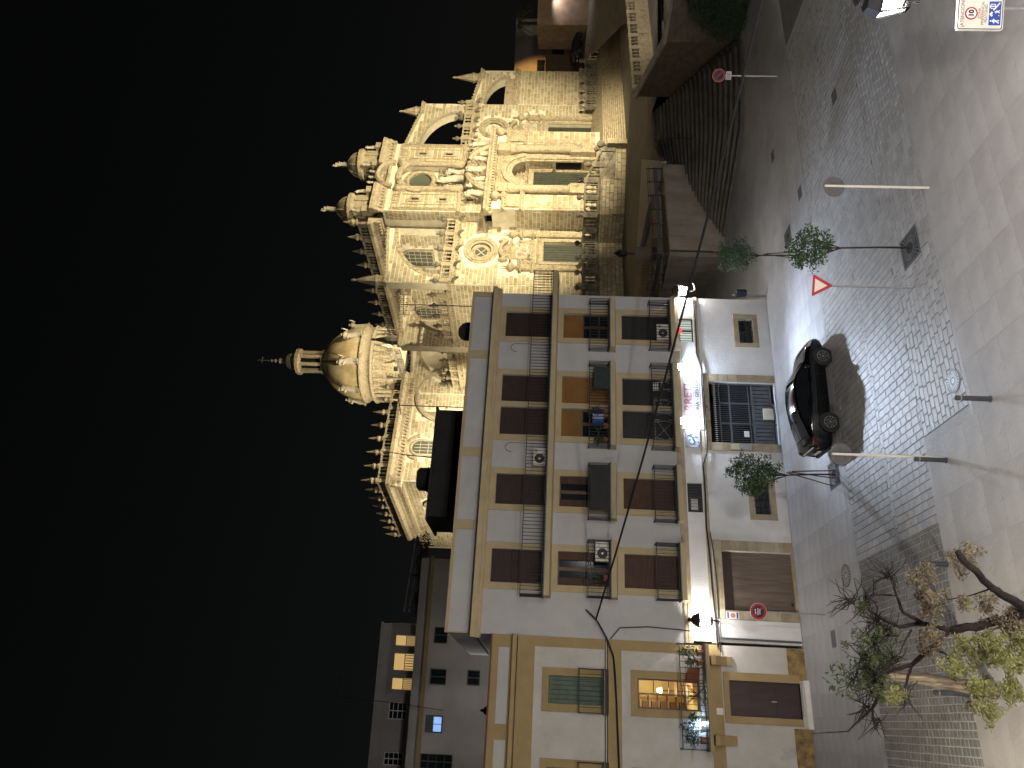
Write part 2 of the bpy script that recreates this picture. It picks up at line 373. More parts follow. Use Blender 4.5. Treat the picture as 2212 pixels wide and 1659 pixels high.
# ---- the fan of steps up to the terrace, each step a block of its own
PB = [(8.95,46.9),(10.8,45.75),(13.0,44.2),(15.2,42.85),(17.9,43.0),(20.2,43.6),(21.0,44.4)]
PT = [(15.0,50.1),(15.8,51.8),(16.9,54.0),(18.4,56.3),(20.0,57.5),(21.0,58.0),(21.4,58.3)]
NST = 21
st = thing('stairway', 'dark worn stone steps fanning up from the plaza to the terrace', 'steps')
def pl(k, z): 
    f = k/NST; return [(b[0]+(t[0]-b[0])*f, b[1]+(t[1]-b[1])*f, z) for b, t in zip(PB, PT)]
for k in range(NST):
    z1 = 3.3*(k+1)/NST; z0 = z1-3.3/NST-.02
    a0, a1, b1 = pl(k, z0), pl(k, z1), pl(k+1.35, z1)
    nose = [(p[0]-.03*.4, p[1]-.03, z1) for p in a1]
    mb = MB(); n = len(a0)
    mb.add(a0+[(p[0],p[1],z1-.05) for p in a1]+[(p[0],p[1],z1-.045) for p in nose]+nose+b1, [(r*n+i, r*n+i+1, (r+1)*n+i+1, (r+1)*n+i) for r in range(4) for i in range(n-1)])
    mb.build('step', STEPM, st)
for off in (0, .9):     # pipe handrail half way up
    pass
hr = thing('stair_handrail', 'thin dark pipe handrail running up the middle of the stone steps', 'handrail')
_p0, _p1 = Vector((15.6,46.4,.85+.55)), Vector((18.6,55.2,3.3))
mb = MB()
for zz in (.95,.65): mb.tube([Vector((16.55,49.2,1.62+zz)), Vector((17.9,53.2,2.62+zz)), Vector((18.2,54.1,2.75+zz))], .03, 6)
mb.build('rail', IRON, hr)
for f in (0.02,.5,.98):
    p = Vector((16.55,49.2,1.4)).lerp(Vector((18.15,53.9,2.55)), f); MB().tube([p, p+Vector((0,0,1.17))], .028, 6).build('post', IRON, hr)

# ---- terrace level
sheet('terrace', [(8.46,45.9,3.29),(14.9,49.93,3.29),(15.8,51.8,3.29),(16.9,54.0,3.29),(18.4,56.3,3.29),(20.0,57.5,3.29),(21.4,58.3,3.29),(21.6,54.9,3.29),(60,64,3.29),(90,100,3.29),(60,150,3.29),(-60,150,3.29),(-30,72,3.29),(6.2,56,3.29)], TERR)
# concrete retaining wall in cast panels
rw = thing('retaining_wall', 'grey concrete retaining wall beside the stone steps', 'wall', (8.46,45.82,0), R(32))
MB().box(0,7.72,.03,.45,-.05,3.36).build('core', CONC, rw)
for i in range(6):
    for j in range(3):
        x0 = i*1.287+.006; z0 = j*1.12+.006
        MB().box(x0, x0+1.275, 0, .04, z0, z0+1.108).build('panel', CONC, rw)
MB().box(-.03,7.75,-.04,.5,3.37,3.44).build('coping', CONC, rw)
MB().tube([(-.03,-.06,.0),(-.03,-.06,3.4)], .05, 8).build('drainpipe', IRON, rw)
rw2 = thing('retaining_wall', 'tall concrete wall closing the lane behind the white house', 'wall', (8.44,45.95,0), R(103.3))
MB().prism([(0,-.05),(9.5,-.05),(9.5,2.62),(0,3.36)], 0.03, -.4).build('core', CONC, rw2)
for i in range(7):
    for j in range(3):
        x0 = i*1.3+.006; z0 = j*1.1+.006; z1 = min(z0+1.09, 3.36-.078*(x0+1.29))
        if z1 > z0+.1: MB().box(x0, x0+1.288, .0, .06, z0, z1).build('panel', CONC, rw2)
MB().prism([(-.05,3.36),(9.5,2.62),(9.5,2.70),(-.05,3.44)], .1, -.45).build('coping', CONC, rw2)
# railing with a broad dark band along both wall tops
rl = thing('terrace_railing', 'dark metal railing with a broad flat band above the concrete walls', 'railing')
A0 = Vector((8.46,45.82,3.42)); A1 = A0+Vector((math.cos(R(32)),math.sin(R(32)),0))*7.6; A2 = Vector((8.44,45.95,3.42))+Vector((math.cos(R(103.3)),math.sin(R(103.3)),0))*9.2; A2.z = 2.74
ofs = Vector((-.1,.25,0))
def zo(p, h): return p+ofs+Vector((0,0,h))
mb = MB()
for p, q in ((A1,A0),(A0,A2)): mb.bar(zo(p,.55), zo(q,.55), .05, .26)
mb.build('band', IRONG, rl)
mb = MB()
for h in (.95,1.08): mb.tube([zo(A1,h), zo(A0,h), zo(A2,h)], .018, 6)
mb.build('rail', IRON, rl)
for p, q, n in ((A1,A0,6),(A0,A2,6)):
    for i in range(n):
        c = p.lerp(q, (i+.05)/n); MB().bar(zo(c,-.06), zo(c,1.1), .07).build('post', IRON, rl)
# ribbed timber deck and white ramp on the terrace (outlines taken on the ground they lie on)
def gr(X, Y, z=0):
    """where the sight line of a photograph point meets the level z"""
    u, v = 1659-Y/1.82278, X/1.82278; r = _fw+(u-829.5)/1600*_I-(v-1106)/1600*_J; return Vector((0,0,CAMH))+r*((z-CAMH)/r.z)
s1 = lambda x,y,z: gr(2200+x/1.8437, 300+y/1.8437, z)
rq = [s1(x,y,3.62) for x,y in ((602,605),(742,618),(690,800),(640,980),(592,1240),(566,1240))]
rp = MB(); rp.prism([(p.x,p.y) for p in rq], 3.25, 3.62, lambda x,y,z: (x,y,z)); struct(rp.build('ramp', mat('pale_concrete_ramp',(.44,.42,.39),(.36,.345,.32),1.5,.9,.3,12)))
DKM = mat('weathered_decking', (.30,.24,.16), (.19,.15,.10), 2, .85, .4, 12, island=.25)
dk = thing('ribbed_deck', 'strip of ribbed decking behind the terrace railing', 'deck')
for i in range(34):
    f = i/34.0; a = s1(592-12*f, 1235+365*f, 3.4); b = s1(755-25*f, 1235+365*f, 3.4); a2 = s1(592-12*f, 1235+365*f+6, 3.4); b2 = s1(755-25*f, 1241+365*f, 3.4)
    mb = MB(); mb.add([a,b,b2,a2]+[p-Vector((0,0,.1)) for p in (a,b,b2,a2)],[(0,1,2,3),(0,4,5,1),(1,5,6,2),(2,6,7,3),(3,7,4,0)]); mb.build('plank', DKM, dk)
for i in range(16):
    f = i/16.0; a = s1(640+50*f-3, 985-180*f, 3.4); b = s1(752-15*f, 1235-400*f, 3.4)
    mb = MB(); mb.bar(a, b, .22, .1); mb.build('plank', DKM, dk)
# info lantern pillar
lp = thing('lamp_post', 'unlit dark lantern on a boxy pillar at the terrace railing', 'lamp', (9.1,50.5,3.3))
MB().box(-.42,.42,-.1,.1,.3,1.75).build('panel', mat('brown_panel', (.12,.09,.07), (.09,.07,.05), 3, .6), lp)
MB().box(-.05,.05,-.05,.05,0,2.3).build('pole', IRON, lp)
MB().lathe([(.06,2.25),(.2,2.35),(.26,2.75),(.3,2.78),(.12,3.0),(.03,3.15)], 6).build('lantern', IRON, lp)

# ---- dark side wall right of the steps and the shrub at its foot
dw = thing('side_wall', 'dark brown stone wall running down the right side of the steps', 'wall')
P1, P2, P3 = Vector((21.5,55.0,4.8)), Vector((21.25,45.75,4.1)), Vector((22.75,43.7,4.1))
mb = MB(); tk = Vector((.55,.05,0))
for p, q in ((P1,P2),(P2,P3)):
    a, b = p.copy(), q.copy(); mb.add([(a.x,a.y,-.1),(b.x,b.y,-.1),(b.x,b.y,b.z),(a.x,a.y,a.z),(a.x+.5,a.y,-.1),(b.x+.5,b.y,-.1),(b.x+.5,b.y,b.z),(a.x+.5,a.y,a.z)],[(0,1,2,3),(4,7,6,5),(3,2,6,7),(0,3,7,4),(1,5,6,2)])
DKW = mat('brown_masonry', (.15, .115, .08), (.085, .065, .048), 1.3, .9, .6, 8, stretch=(1,1,2.2))
mb.build('masonry', DKW, dw)
mb = MB(); mb.bar(P1+Vector((.22,.1,.06)), P2+Vector((.22,0,.06)), .66, .13); mb.bar(P2+Vector((.22,.05,.06)), P3+Vector((.22,0,.06)), .66, .13); mb.build('coping', CONC, dw)
def leafcloud(mb, n, c, rad, size, jitter=.5, flat=0, hollow=.35, asp=.45):
    c = Vector(c)
    for i in range(n):
        while True:
            d = Vector((random.uniform(-1,1), random.uniform(-1,1), random.uniform(-1,1)))
            if hollow < d.length < 1: break
        p = c+Vector((d.x*rad[0], d.y*rad[1], d.z*rad[2]))
        s = size*random.uniform(.6,1.3)
        ax = Vector((random.uniform(-1,1), random.uniform(-1,1), random.uniform(-.7,.5)-flat)).normalized()
        sd = ax.cross(Vector((random.uniform(-1,1),random.uniform(-1,1),random.uniform(-1,1))))
        if sd.length < .1: continue
        sd = sd.normalized()*s*asp; ax = ax*s; nrm = ax.cross(sd).normalized()*s*.12
        mb.add([p, p+ax*.5+sd*.5+nrm, p+ax, p+ax*.5-sd*.5+nrm],[(0,1,2),(0,2,3)])
hd = thing('hedge_shrub', 'big dark green shrub at the foot of the side wall', 'shrub', (22.3,42.6,0))
mb = MB()
for q, r in (((0,0,1.5),(2.1,1.6,1.5)),((-.5,-.6,2.2),(1.5,1.3,1.2)),((.9,.4,2.5),(1.6,1.2,1.1)),((-1.2,.3,1.1),(1.0,1.1,1.1)),((.3,-.8,1.0),(1.6,1.0,1.0))): leafcloud(mb, 2200, q, r, .15)
mb.build('foliage', HEDGEM, hd)
mb = MB(); mb.tube([(0,0,0),(.1,0,1.2),(-.1,.1,2.2)],[.12,.09,.04]); mb.build('stem', BARK, hd)

# ---- balusters shared by all stone balustrades
BALP = [(.13,0),(.13,.08),(.075,.13),(.14,.34),(.15,.44),(.065,.74),(.085,.86),(.14,.92),(.14,1.0)]
BALM = {}
def baluster_mesh(m):
    if m.name not in BALM: BALM[m.name] = MB().lathe(BALP, 8).mesh('baluster', m, True)
    return BALM[m.name]
URN = [(.16,0),(.2,.06),(.1,.12),(.12,.2),(.24,.34),(.26,.46),(.16,.56),(.08,.62),(.12,.7),(.1,.8),(.03,.88)]
BALL = [(.2,0),(.2,.06),(.1,.1),(.12,.16),(.26,.3),(.3,.45),(.25,.6),(.12,.7),(.03,.74)]
TMPL = {}
def shape(key, prof, m, seg=10, smooth=True):
    if key not in TMPL: TMPL[key] = MB().lathe(prof, seg).mesh(key, m, smooth)
    return TMPL[key]
def balustrade(par, pts, h, posts=2.4, m=CARVE, finial=None, name='balustrade', nb=4, foot=.12, rail=.16, fs=1.0, wd=.34, ends=True):
    """pts in the parent's frame: rails follow the polyline, posts and balusters stand between"""
    P = [Vector(p) for p in pts]; base = MB(); up = Vector((0,0,1))
    for p, q in zip(P, P[1:]):
        base.bar(p+up*foot/2, q+up*foot/2, wd*1.05, foot); base.bar(p+up*(h-rail/2), q+up*(h-rail/2), wd*1.15, rail)
    o = base.build(name, m, par); bm = baluster_mesh(m)
    for k, (p, q) in enumerate(zip(P, P[1:])):
        L = (q-p).length; n = max(1, round(L/posts)); ang = math.atan2(q.y-p.y, q.x-p.x)
        for i in range(n+1):
            if i == n and (k < len(P)-2 or not ends): continue
            c = p.lerp(q, i/n)
            mb = MB(); mb.box(-.27*wd/.34,.27*wd/.34,-wd*.62,wd*.62,foot*.5,h+.05); mb.build('post', m, o, loc=c, rotz=ang)
            if finial: link(shape(*finial), 'finial', o, c+up*(h+.05), scale=fs)
        for i in range(n):
            for j in range(nb):
                c = p.lerp(q, (i+(j+1.0)/(nb+1))/n); link(bm, 'baluster', o, c+up*foot, scale=(wd/.34*1.0,wd/.34*1.0,h-foot-rail))
    return o
# broad low terrace steps between the side wall and the white balustrade
ts = thing('terrace_steps', 'low ribbed steps below the white balustrade at the right edge', 'steps', (23.2,56.3,0), math.atan2(7.7,10.4))
for k in range(9):
    z1 = 3.28-.17*k; MB().box(-1.0,24,-.25-.75*(k+1),-.22-.75*k,z1-.5,z1).build('step', STEPM if k % 2 else TERR, ts)
# white terrace balustrade on the right
tb = thing('terrace_balustrade', 'pale stone balustrade on a plastered base along the right terrace', 'balustrade', (23.2,56.3,3.29), math.atan2(7.7,10.4))
MB().box(-1.2,18,-.2,.3,0,.95).build('base_wall', CARVE, tb)
balustrade(tb, [(-1.1,0,.95),(17.5,0,.95)], .85, 1.9, CARVE, name='rail', nb=3, wd=.28)
# ================================================================== THE WHITE APARTMENT HOUSE
house = thing('apartment_house', 'white four-storey house with sand trims, iron balconies and an office sign', 'house', HO, HA)
fh = lambda u,z,d: (u, d, z)
XS = {'a': (13.65,15.04), 'b': (10.21,11.59), 'c': (8.56,9.93), 'd': (5.26,6.66), 'e': (1.87,3.29)}
FL = {3: (10.55,12.80), 2: (7.72,9.96), 1: (4.85,7.13)}
holes = [(x0,x1,z0,z1) for x0,x1 in XS.values() for z0,z1 in FL.values()]
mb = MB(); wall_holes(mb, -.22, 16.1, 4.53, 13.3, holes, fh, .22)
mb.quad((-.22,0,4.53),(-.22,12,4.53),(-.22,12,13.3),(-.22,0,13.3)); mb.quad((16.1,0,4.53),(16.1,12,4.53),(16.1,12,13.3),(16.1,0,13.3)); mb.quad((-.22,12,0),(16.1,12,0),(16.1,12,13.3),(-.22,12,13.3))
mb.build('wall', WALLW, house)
low = [(13.64,14.95,3.66,4.34),(5.25,6.58,3.66,4.32),(13.66,15.0,.79,1.47),(5.26,6.63,.73,1.42),(8.52,11.58,.06,3.1),(1.16,3.63,.04,3.0)]
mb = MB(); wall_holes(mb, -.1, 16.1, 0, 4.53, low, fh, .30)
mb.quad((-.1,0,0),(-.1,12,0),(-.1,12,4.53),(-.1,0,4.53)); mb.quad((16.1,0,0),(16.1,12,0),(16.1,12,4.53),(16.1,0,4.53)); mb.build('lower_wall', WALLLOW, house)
MB().box(-.2,16.08,.02,11.98,13.28,13.34).build('roof', ROOFDARK, house)
# parapet with sand frame, cornice
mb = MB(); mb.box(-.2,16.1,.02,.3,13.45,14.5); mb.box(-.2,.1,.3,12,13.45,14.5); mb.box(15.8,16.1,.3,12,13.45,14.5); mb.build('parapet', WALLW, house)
mb = MB(); mb.box(-.24,16.14,-.02,.34,14.42,14.56); mb.box(-.24,16.14,-.015,.02,13.44,13.52)
for x0,x1 in ((-.24,-.2),(4.08,4.5),(7.43,7.87),(12.42,12.84),(15.87,16.14)): mb.box(x0,x1,-.018,.3,13.52,14.42)
mb.build('parapet_trim', BEIGE, house)
mb = MB(); mb.prism([(-.05,13.06),(-.14,13.12),(-.14,13.2),(-.26,13.3),(-.34,13.42),(-.34,13.47),(.05,13.47),(.05,13.06)], -.4, 16.3, lambda y,z,x: (x,y,z)); mb.build('cornice', BEIGE, house)
MB().prism([(-.34,13.475),(-.34,13.50),(.0,13.54),(.0,13.475)], -.42, 16.32, lambda y,z,x: (x,y,z)).build('cornice_flashing', ROOFDARK, house)
mb = MB(); mb.box(-.2,16.14,-.07,.05,4.37,4.55); mb.box(-.2,16.14,-.05,.05,4.553,4.69); mb.box(-.16,16.14,-.05,.05,3.43,3.62); mb.build('string_course', BEIGEST, house)

def window(par, x0, x1, z0, z1, kind, trim=BEIGE, tw=.28, yoff=0, sides=True, surround=True, tdep=.045):
    """surround, then what fills the opening"""
    o = MB()
    if surround is True:
        o.box(x0-tw,x0,-tdep+yoff,.02+yoff,z0,z1); o.box(x1,x1+tw,-tdep+yoff,.02+yoff,z0,z1); o.box(x0-tw,x1+tw,-tdep+yoff,.02+yoff,z1,z1+tw)
    elif surround: o.box(*surround)
    wn = o.build('window', trim, par)
    y = .16+yoff
    n = max(8, int((z1-z0)/.055))
    if kind in ('brown','dark','tan','red'):
        m = {'brown':SHBROWN,'dark':SHDARK,'tan':SHORANGE,'red':SHRED}[kind]
        slats(x0+.02,x1-.02,z0,z1,y,n).build('roller_shutter', m, wn)
        MB().box(x0,x0+.045,y-.05,y+.02,z0,z1).build('shutter_track', m, wn); MB().box(x1-.045,x1,y-.05,y+.02,z0,z1).build('shutter_track', m, wn)
    elif kind == 'tanhalf':
        zs = z0+(z1-z0)*.58
        slats(x0+.02,x1-.02,zs,z1,y,int(n*.5)).build('roller_shutter', SHORANGE, wn)
        casement(wn, x0,x1,z0,zs,y+.03,WOOD)
    elif kind == 'casement':
        casement(wn, x0,x1,z0,z1,y+.03,WOOD, leaves=True)
    MB().quad((x0,.5+yoff,z0),(x1,.5+yoff,z0),(x1,.5+yoff,z1),(x0,.5+yoff,z1)).build('dark_room', DARKHOLE, wn) if kind in ('tanhalf','casement') else None
    return wn
def casement(wn, x0,x1,z0,z1,y,m, leaves=False):
    xm = (x0+x1)/2
    for xa, xb in ((x0,xm-.005),(xm+.005,x1)):
        f = MB(); t = .07
        f.box(xa,xa+t,y-.05,y,z0,z1); f.box(xb-t,xb,y-.05,y,z0,z1); f.box(xa+t,xb-t,y-.048,y,z0,z0+t*1.4); f.box(xa+t,xb-t,y-.048,y,z1-t,z1); f.box(xa+t,xb-t,y-.046,y-.002,z0+(z1-z0)*.36,z0+(z1-z0)*.36+.05)
        f.build('sash', m, wn)
        MB().box(xa+t,xb-t,y-.03,y-.02,z0+t,z1-t).build('pane', GLASSD, wn)
    if leaves:   # folded louvre leaves standing at the reveals
        for sx, xa in ((1,x0),(-1,x1)):
            slats(min(xa,xa+sx*.34),max(xa,xa+sx*.34),z0+.05,z1-.05,y-.09,26).build('louvre_leaf', SHRED, wn)
kinds = {3: dict(a='brown',b='brown',c='brown',d='brown',e='brown'), 2: dict(a='tanhalf',b='tan',c='tanhalf',d='casement',e='casement'), 1: dict(a='dark',b='dark',c='dark',d='red',e='red')}
for fl, (z0,z1) in FL.items():
    for k, (x0,x1) in XS.items():
        if k in 'bc':
            t = .28; s = None
            wn = window(house, x0,x1,z0,z1,kinds[fl][k], surround=(x0-.006,x1+.006,-.043,.02,z1,z1+.28))
        else: window(house, x0,x1,z0,z1,kinds[fl][k])
    mb = MB(); z1_ = z1+.28
    mb.box(8.26,8.554,-.045,.02,z0,z1_); mb.box(11.596,11.87,-.045,.02,z0,z1_); mb.box(9.936,10.204,-.045,.02,z0,z1_); mb.build('window_surround', BEIGE, house)
# balconies: slab, rails, each bar
BARM = MB().box(-.011,.011,-.011,.011,0,1).mesh('bar', IRON)
def balcony(par, x0, x1, zs0, zs1, dep, rtop, m=BEIGE, step=.135, brk=True, sideL=True, sideR=True, iron=IRON, scroll=False):
    o = MB(); o.prism([(.0,zs0-.06),(-dep*.55,zs0-.02),(-dep,zs0+.03),(-dep,zs1),(0,zs1)], x0, x1, lambda y,z,x: (x,y,z)); b = o.build('balcony', m, par)
    MB().box(x0-.02,x1+.02,-dep-.03,0,zs1+.002,zs1+.045).build('floor_edge', IRONG, b)
    zb = zs1+.10
    r = MB(); yf = -dep+.03
    segs = [((x0+.03,yf),(x1-.03,yf))]+([((x0+.03,yf),(x0+.03,0))] if sideL else [])+([((x1-.03,yf),(x1-.03,0))] if sideR else [])
    for p, q in segs:
        r.bar((p[0],p[1],rtop),(q[0],q[1],rtop),.045,.035); r.bar((p[0],p[1],zb),(q[0],q[1],zb),.03)
    r.build('railing', iron, b)
    for p, q in segs:
        L = math.hypot(q[0]-p[0],q[1]-p[1]); n = max(2, round(L/step))
        for i in range(n+1):
            f = i/n; link(BARM, 'bar', b, (p[0]+(q[0]-p[0])*f, p[1]+(q[1]-p[1])*f, zs1+.03), scale=(1,1,rtop-zs1-.03))
    return b
balcony(house, 1.3, 17.0, 10.28, 10.52, .8, 11.5, step=.16)
for x0,x1 in ((12.95,15.62),(8.0,12.2),(4.68,7.18),(1.37,3.75)):
    balcony(house, x0,x1,7.48,7.72,.6,8.70, step=.15)
    xa, xb = (x0+.12,x1-.0) if x0 > 12.9 else (x0+.02,x1)
    balcony(house, xa,xb,4.60,4.83,.6,5.83, step=.15)
# small mezzanine windows
def mezz(x0,x1,z0,z1,lit):
    o = MB(); o.box(x0,x1,.10,.14,z0,z0+.06); o.box(x0,x1,.10,.14,z1-.06,z1); o.box(x0,x0+.06,.1,.14,z0+.06,z1-.06); o.box(x1-.06,x1,.1,.14,z0+.06,z1-.06); o.box((x0+x1)/2-.05,(x0+x1)/2+.05,.1,.14,z0+.06,z1-.06)
    wn = o.build('mezzanine_window', SHDARK, house)
    xm = (x0+x1)/2
    for xa,xb in ((x0+.06,xm-.05),(xm+.05,x1-.06)):
        MB().box(xa,xb,.13,.136,z0+.06,z1-.06).build('pane', glow('greenish_office_pane',(.56,.66,.58),.55) if lit else GLASSD, wn)
        for i in range(4): MB().box(xa+(xb-xa)*(i+.5)/4-.012, xa+(xb-xa)*(i+.5)/4+.012, .115,.13,z0+.06,z1-.06).build('bar', SHDARK, wn)
    if lit: MB().box(xm-.14,xm+.16,.085,.099,z1-.14,z1-.045).build('clock_display', glow('red_digits',(1,.03,.03),3.5), wn)
    else: MB().box(x0+.14,x0+.62,.118,.128,z0+.2,z1-.16).build('notice', GREYP, wn)
mezz(13.64,14.95,3.66,4.34,True); mezz(5.25,6.58,3.66,4.32,False)
# ground-floor windows with sand surrounds
for x0,x1,z0,z1 in ((13.66,15.0,.79,1.47),(5.26,6.63,.73,1.42)):
    o = MB(); t = .24
    o.box(x0-t,x0,-.05,.02,z0-t,z1+t); o.box(x1,x1+t,-.05,.02,z0-t,z1+t); o.box(x0,x1,-.05,.02,z1,z1+t); o.box(x0,x1,-.05,.02,z0-t,z0)
    wn = o.build('window', BEIGEST, house); casement(wn,x0,x1,z0,z1,.24,SHDARK)
    MB().box(x0,x1,-.07,.15,z0-.05,z0-.002).build('sill', BEIGEST, wn)
    for i in range(5): MB().box(x0+(x1-x0)*(i+.5)/5-.012,x0+(x1-x0)*(i+.5)/5+.012,.06,.085,z0,z1).build('bar', IRON, wn)
    MB().box(x0,x1,.06,.085,(z0+z1)/2-.012,(z0+z1)/2+.012).build('bar', IRON, wn)
# entrance gate: stone block frame, iron leaves
gf = MB(); gf.box(8.15,11.96,-.03,.02,3.105,3.42); gt = gf.build('gate_frame', BEIGEST, house)
for j in range(7):
    z0 = j*.44+.005; z1 = min(z0+.43, 3.1)
    for x0,x1 in ((8.14,8.515),(11.585,11.95)): MB().box(x0,x1,-.05+random.uniform(-.004,.004),.02,z0,z1).build('quoin_block', BEIGEST, gt)
for j in range(8):
    x0 = 8.16+j*.475; MB().box(x0,x0+.465,-.055,-.0,3.115,3.41).build('lintel_block', BEIGEST, gt)
MB().quad((8.52,2.6,0),(11.58,2.6,0),(11.58,2.6,3.1),(8.52,2.6,3.1)).build('dark_passage', DARKHOLE, gt)
g = MB(); yg = .18
for z,t in ((2.60,.05),(2.13,.07),(1.25,.05),(1.08,.12),(.22,.06)): g.box(8.54,11.56,yg-.02,yg+.02,z-t/2,z+t/2)
for x in (8.55,9.55,10.55,11.54): g.box(x-.035,x+.035,yg-.028,yg+.028,.06,2.6)
gate = g.build('gate', IRONG, house)
for i in range(31):
    x = 8.6+i*.0965
    MB().box(x-.011,x+.011,yg-.011,yg+.011,1.13,2.76).build('gate_bar', IRONG, gate)
    MB().lathe([(.012,0),(.03,.05),(.008,.11),(.002,.15)],5,(x,yg,2.76)).build('spearhead', WHITEP, gate)
for i in range(16):
    x = 8.66+i*.193; MB().box(x-.08,x+.08,yg-.006,yg+.006,.25,1.03).build('slat', IRONG, gate)
MB().box(9.78,10.32,yg-.10,yg-.03,.18,.64).build('letter_box', CREAMP, gate)
MB().box(8.9,9.18,yg-.05,yg-.03,1.35,1.58).build('notice', WHITEP, gate)
# garage
gg = MB(); gg.box(.79,4.07,-.03,.02,3.005,3.36); gt = gg.build('garage_frame', BEIGEST, house)
for j in range(8):
    z0 = j*.375+.005; z1 = min(z0+.365, 3.0)
    for x0,x1 in ((.79,1.155),(3.635,4.06)): MB().box(x0,x1,-.05+random.uniform(-.004,.004),.02,z0,z1).build('quoin_block', BEIGEST, gt)
for j in range(8):
    x0 = .8+j*.405; MB().box(x0,x0+.397,-.055,0,3.012,3.352).build('lintel_block', BEIGEST, gt)
GAR = mat('brown_garage_planks', (.155,.115,.09), (.10,.073,.056), 2.5, .6, .3, 30, stretch=(4,1,.3))
gd = MB().box(1.16,3.63,.25,.29,.0,3.0).build('garage_door', GAR, house)
for i in range(22):
    x = 1.165+i*.1118; MB().box(x+.004,x+.1078,.232,.252,.04,2.55).build('plank', GAR, gd)
MB().box(1.17,3.62,.225,.252,2.56,2.98).build('top_box', SHBROWN, gd); MB().box(1.45,1.6,.20,.235,.12,.2).build('handle', IRON, gd)
MB().box(1.16,3.63,-.12,.25,.0,.045).build('threshold', BEIGEST, gd)
# plates beside the garage: blue bands and a no-parking disc
pt = MB().box(.82,1.1,-.062,-.052,2.46,2.98).build('garage_plate', SIGNWHITE, house)
for z in (2.5,2.88): MB().box(.84,1.08,-.066,-.0622,z,z+.07).build('blue_band', SIGNBLUE, pt)
pm = lambda x,y,z: (x,z,y)
def disc(par, name, c, r, y0, y1, m, seg=28, sub=None):
    mb = MB(); mb.prism([(c[0]+r*math.cos(2*math.pi*i/seg), c[1]+r*math.sin(2*math.pi*i/seg)) for i in range(seg)], y0, y1); return mb.build(name, m, par)
disc(pt,'disc',(.96,2.72),.1,-.0665,-.0622,mat('faded_sign_red',(.45,.2,.24),(.4,.18,.2),3,.5)); 
MB().box(7.86,8.03,-.03,.005,.5,.82).build('meter_box', GREYP, house)
mb = MB().box(8.2,8.46,-.075,-.056,1.9,2.28).build('name_plate', mat('pale_brass_plate',(.5,.47,.33),(.42,.4,.28),3,.4), house); MB().box(8.2,8.46,-.075,-.056,1.36,1.86).build('name_plate', GREYP, house)
text('0', 'house_number', .2, BLACKP, house, (10.25,-.06,3.27), bold=.004)
# office sign board: printed board lit by its own two lamps
sb = thing('office_sign', 'white office sign board with pink and blue lettering above the gate', 'sign', hw(8.2,0,0), HA)
MB().box(.9,3.84,-.11,-.075,3.45,4.40).build('board', SIGNWHITE, sb)
PINKP = mat('pink_print',(.60,.26,.42),(.52,.22,.36),3,.5); BLUEP = mat('slate_blue_print',(.10,.13,.22),(.08,.1,.18),3,.5)
text('ARRETI', 'lettering', .52, PINKP, sb, (2.3,-.113,4.08), bold=.012, sx=1.05)
text('ASESORÍA - GESTORÍA', 'lettering', .25, BLUEP, sb, (2.4,-.113,3.68), bold=.004, sx=1.0)
mb = MB()
for z in (3.82,3.53): mb.box(1.05,3.75,-.1135,-.1105,z,z+.018)
mb.build('rule_line', BLUEP, sb)
MB().box(.02,.86,-.1,-.07,3.66,4.32).build('side_plate', mat('bluish_grey_plate',(.36,.38,.44),(.3,.32,.37),2,.5), sb)
mb = MB(); arc = lambda c,r,a0,a1,n=10: [(c[0]+r*math.cos(R(a0+(a1-a0)*i/n)),-.105,c[1]+r*math.sin(R(a0+(a1-a0)*i/n))) for i in range(n+1)]
for path in (arc((.3,4.02),.13,20,330), arc((.42,3.86),.12,170,-60), [(.5,-.105,3.95),(.58,-.105,4.22),(.68,-.105,3.93)], [(.52,-.105,4.05),(.66,-.105,4.05)], arc((.2,3.78),.1,180,360)): mb.tube(path,.02,5)
mb.build('graffiti_stroke', BLUEP, sb)
for i, x in enumerate((12.06, 9.32)):
    fl = thing('sign_floodlight', 'small white LED floodlight over the %s end of the office sign' % ('right', 'left')[i], 'floodlight', hw(x,.0,4.45), HA)
    MB().bar((0,0,.06),(0,-.34,.06),.04).build('arm', WHITEP, fl)
    MB().box(-.16,.16,-.48,-.30,-.02,.10).build('housing', WHITEP, fl)
    MB().box(-.14,.14,-.46,-.32,-.034,-.022).build('led_panel', glow('cold_led',(.86,.93,1),150), fl); MB().box(-.15,.15,-.494,-.482,-.015,.095).build('led_panel', glow('cold_led',(.86,.93,1),150), fl)
    lamp('led_beam','SPOT',3700,(.68,.80,1),(0,-.42,-.06),fl,target=(0,-12.5,-4.3),size=.1,angle=112,blend=.85)
    lamp('led_spill','SPOT',430,(.68,.80,1),(0,-.42,-.06),fl,target=(0,-.9,-2),size=.1,angle=172,blend=.2)
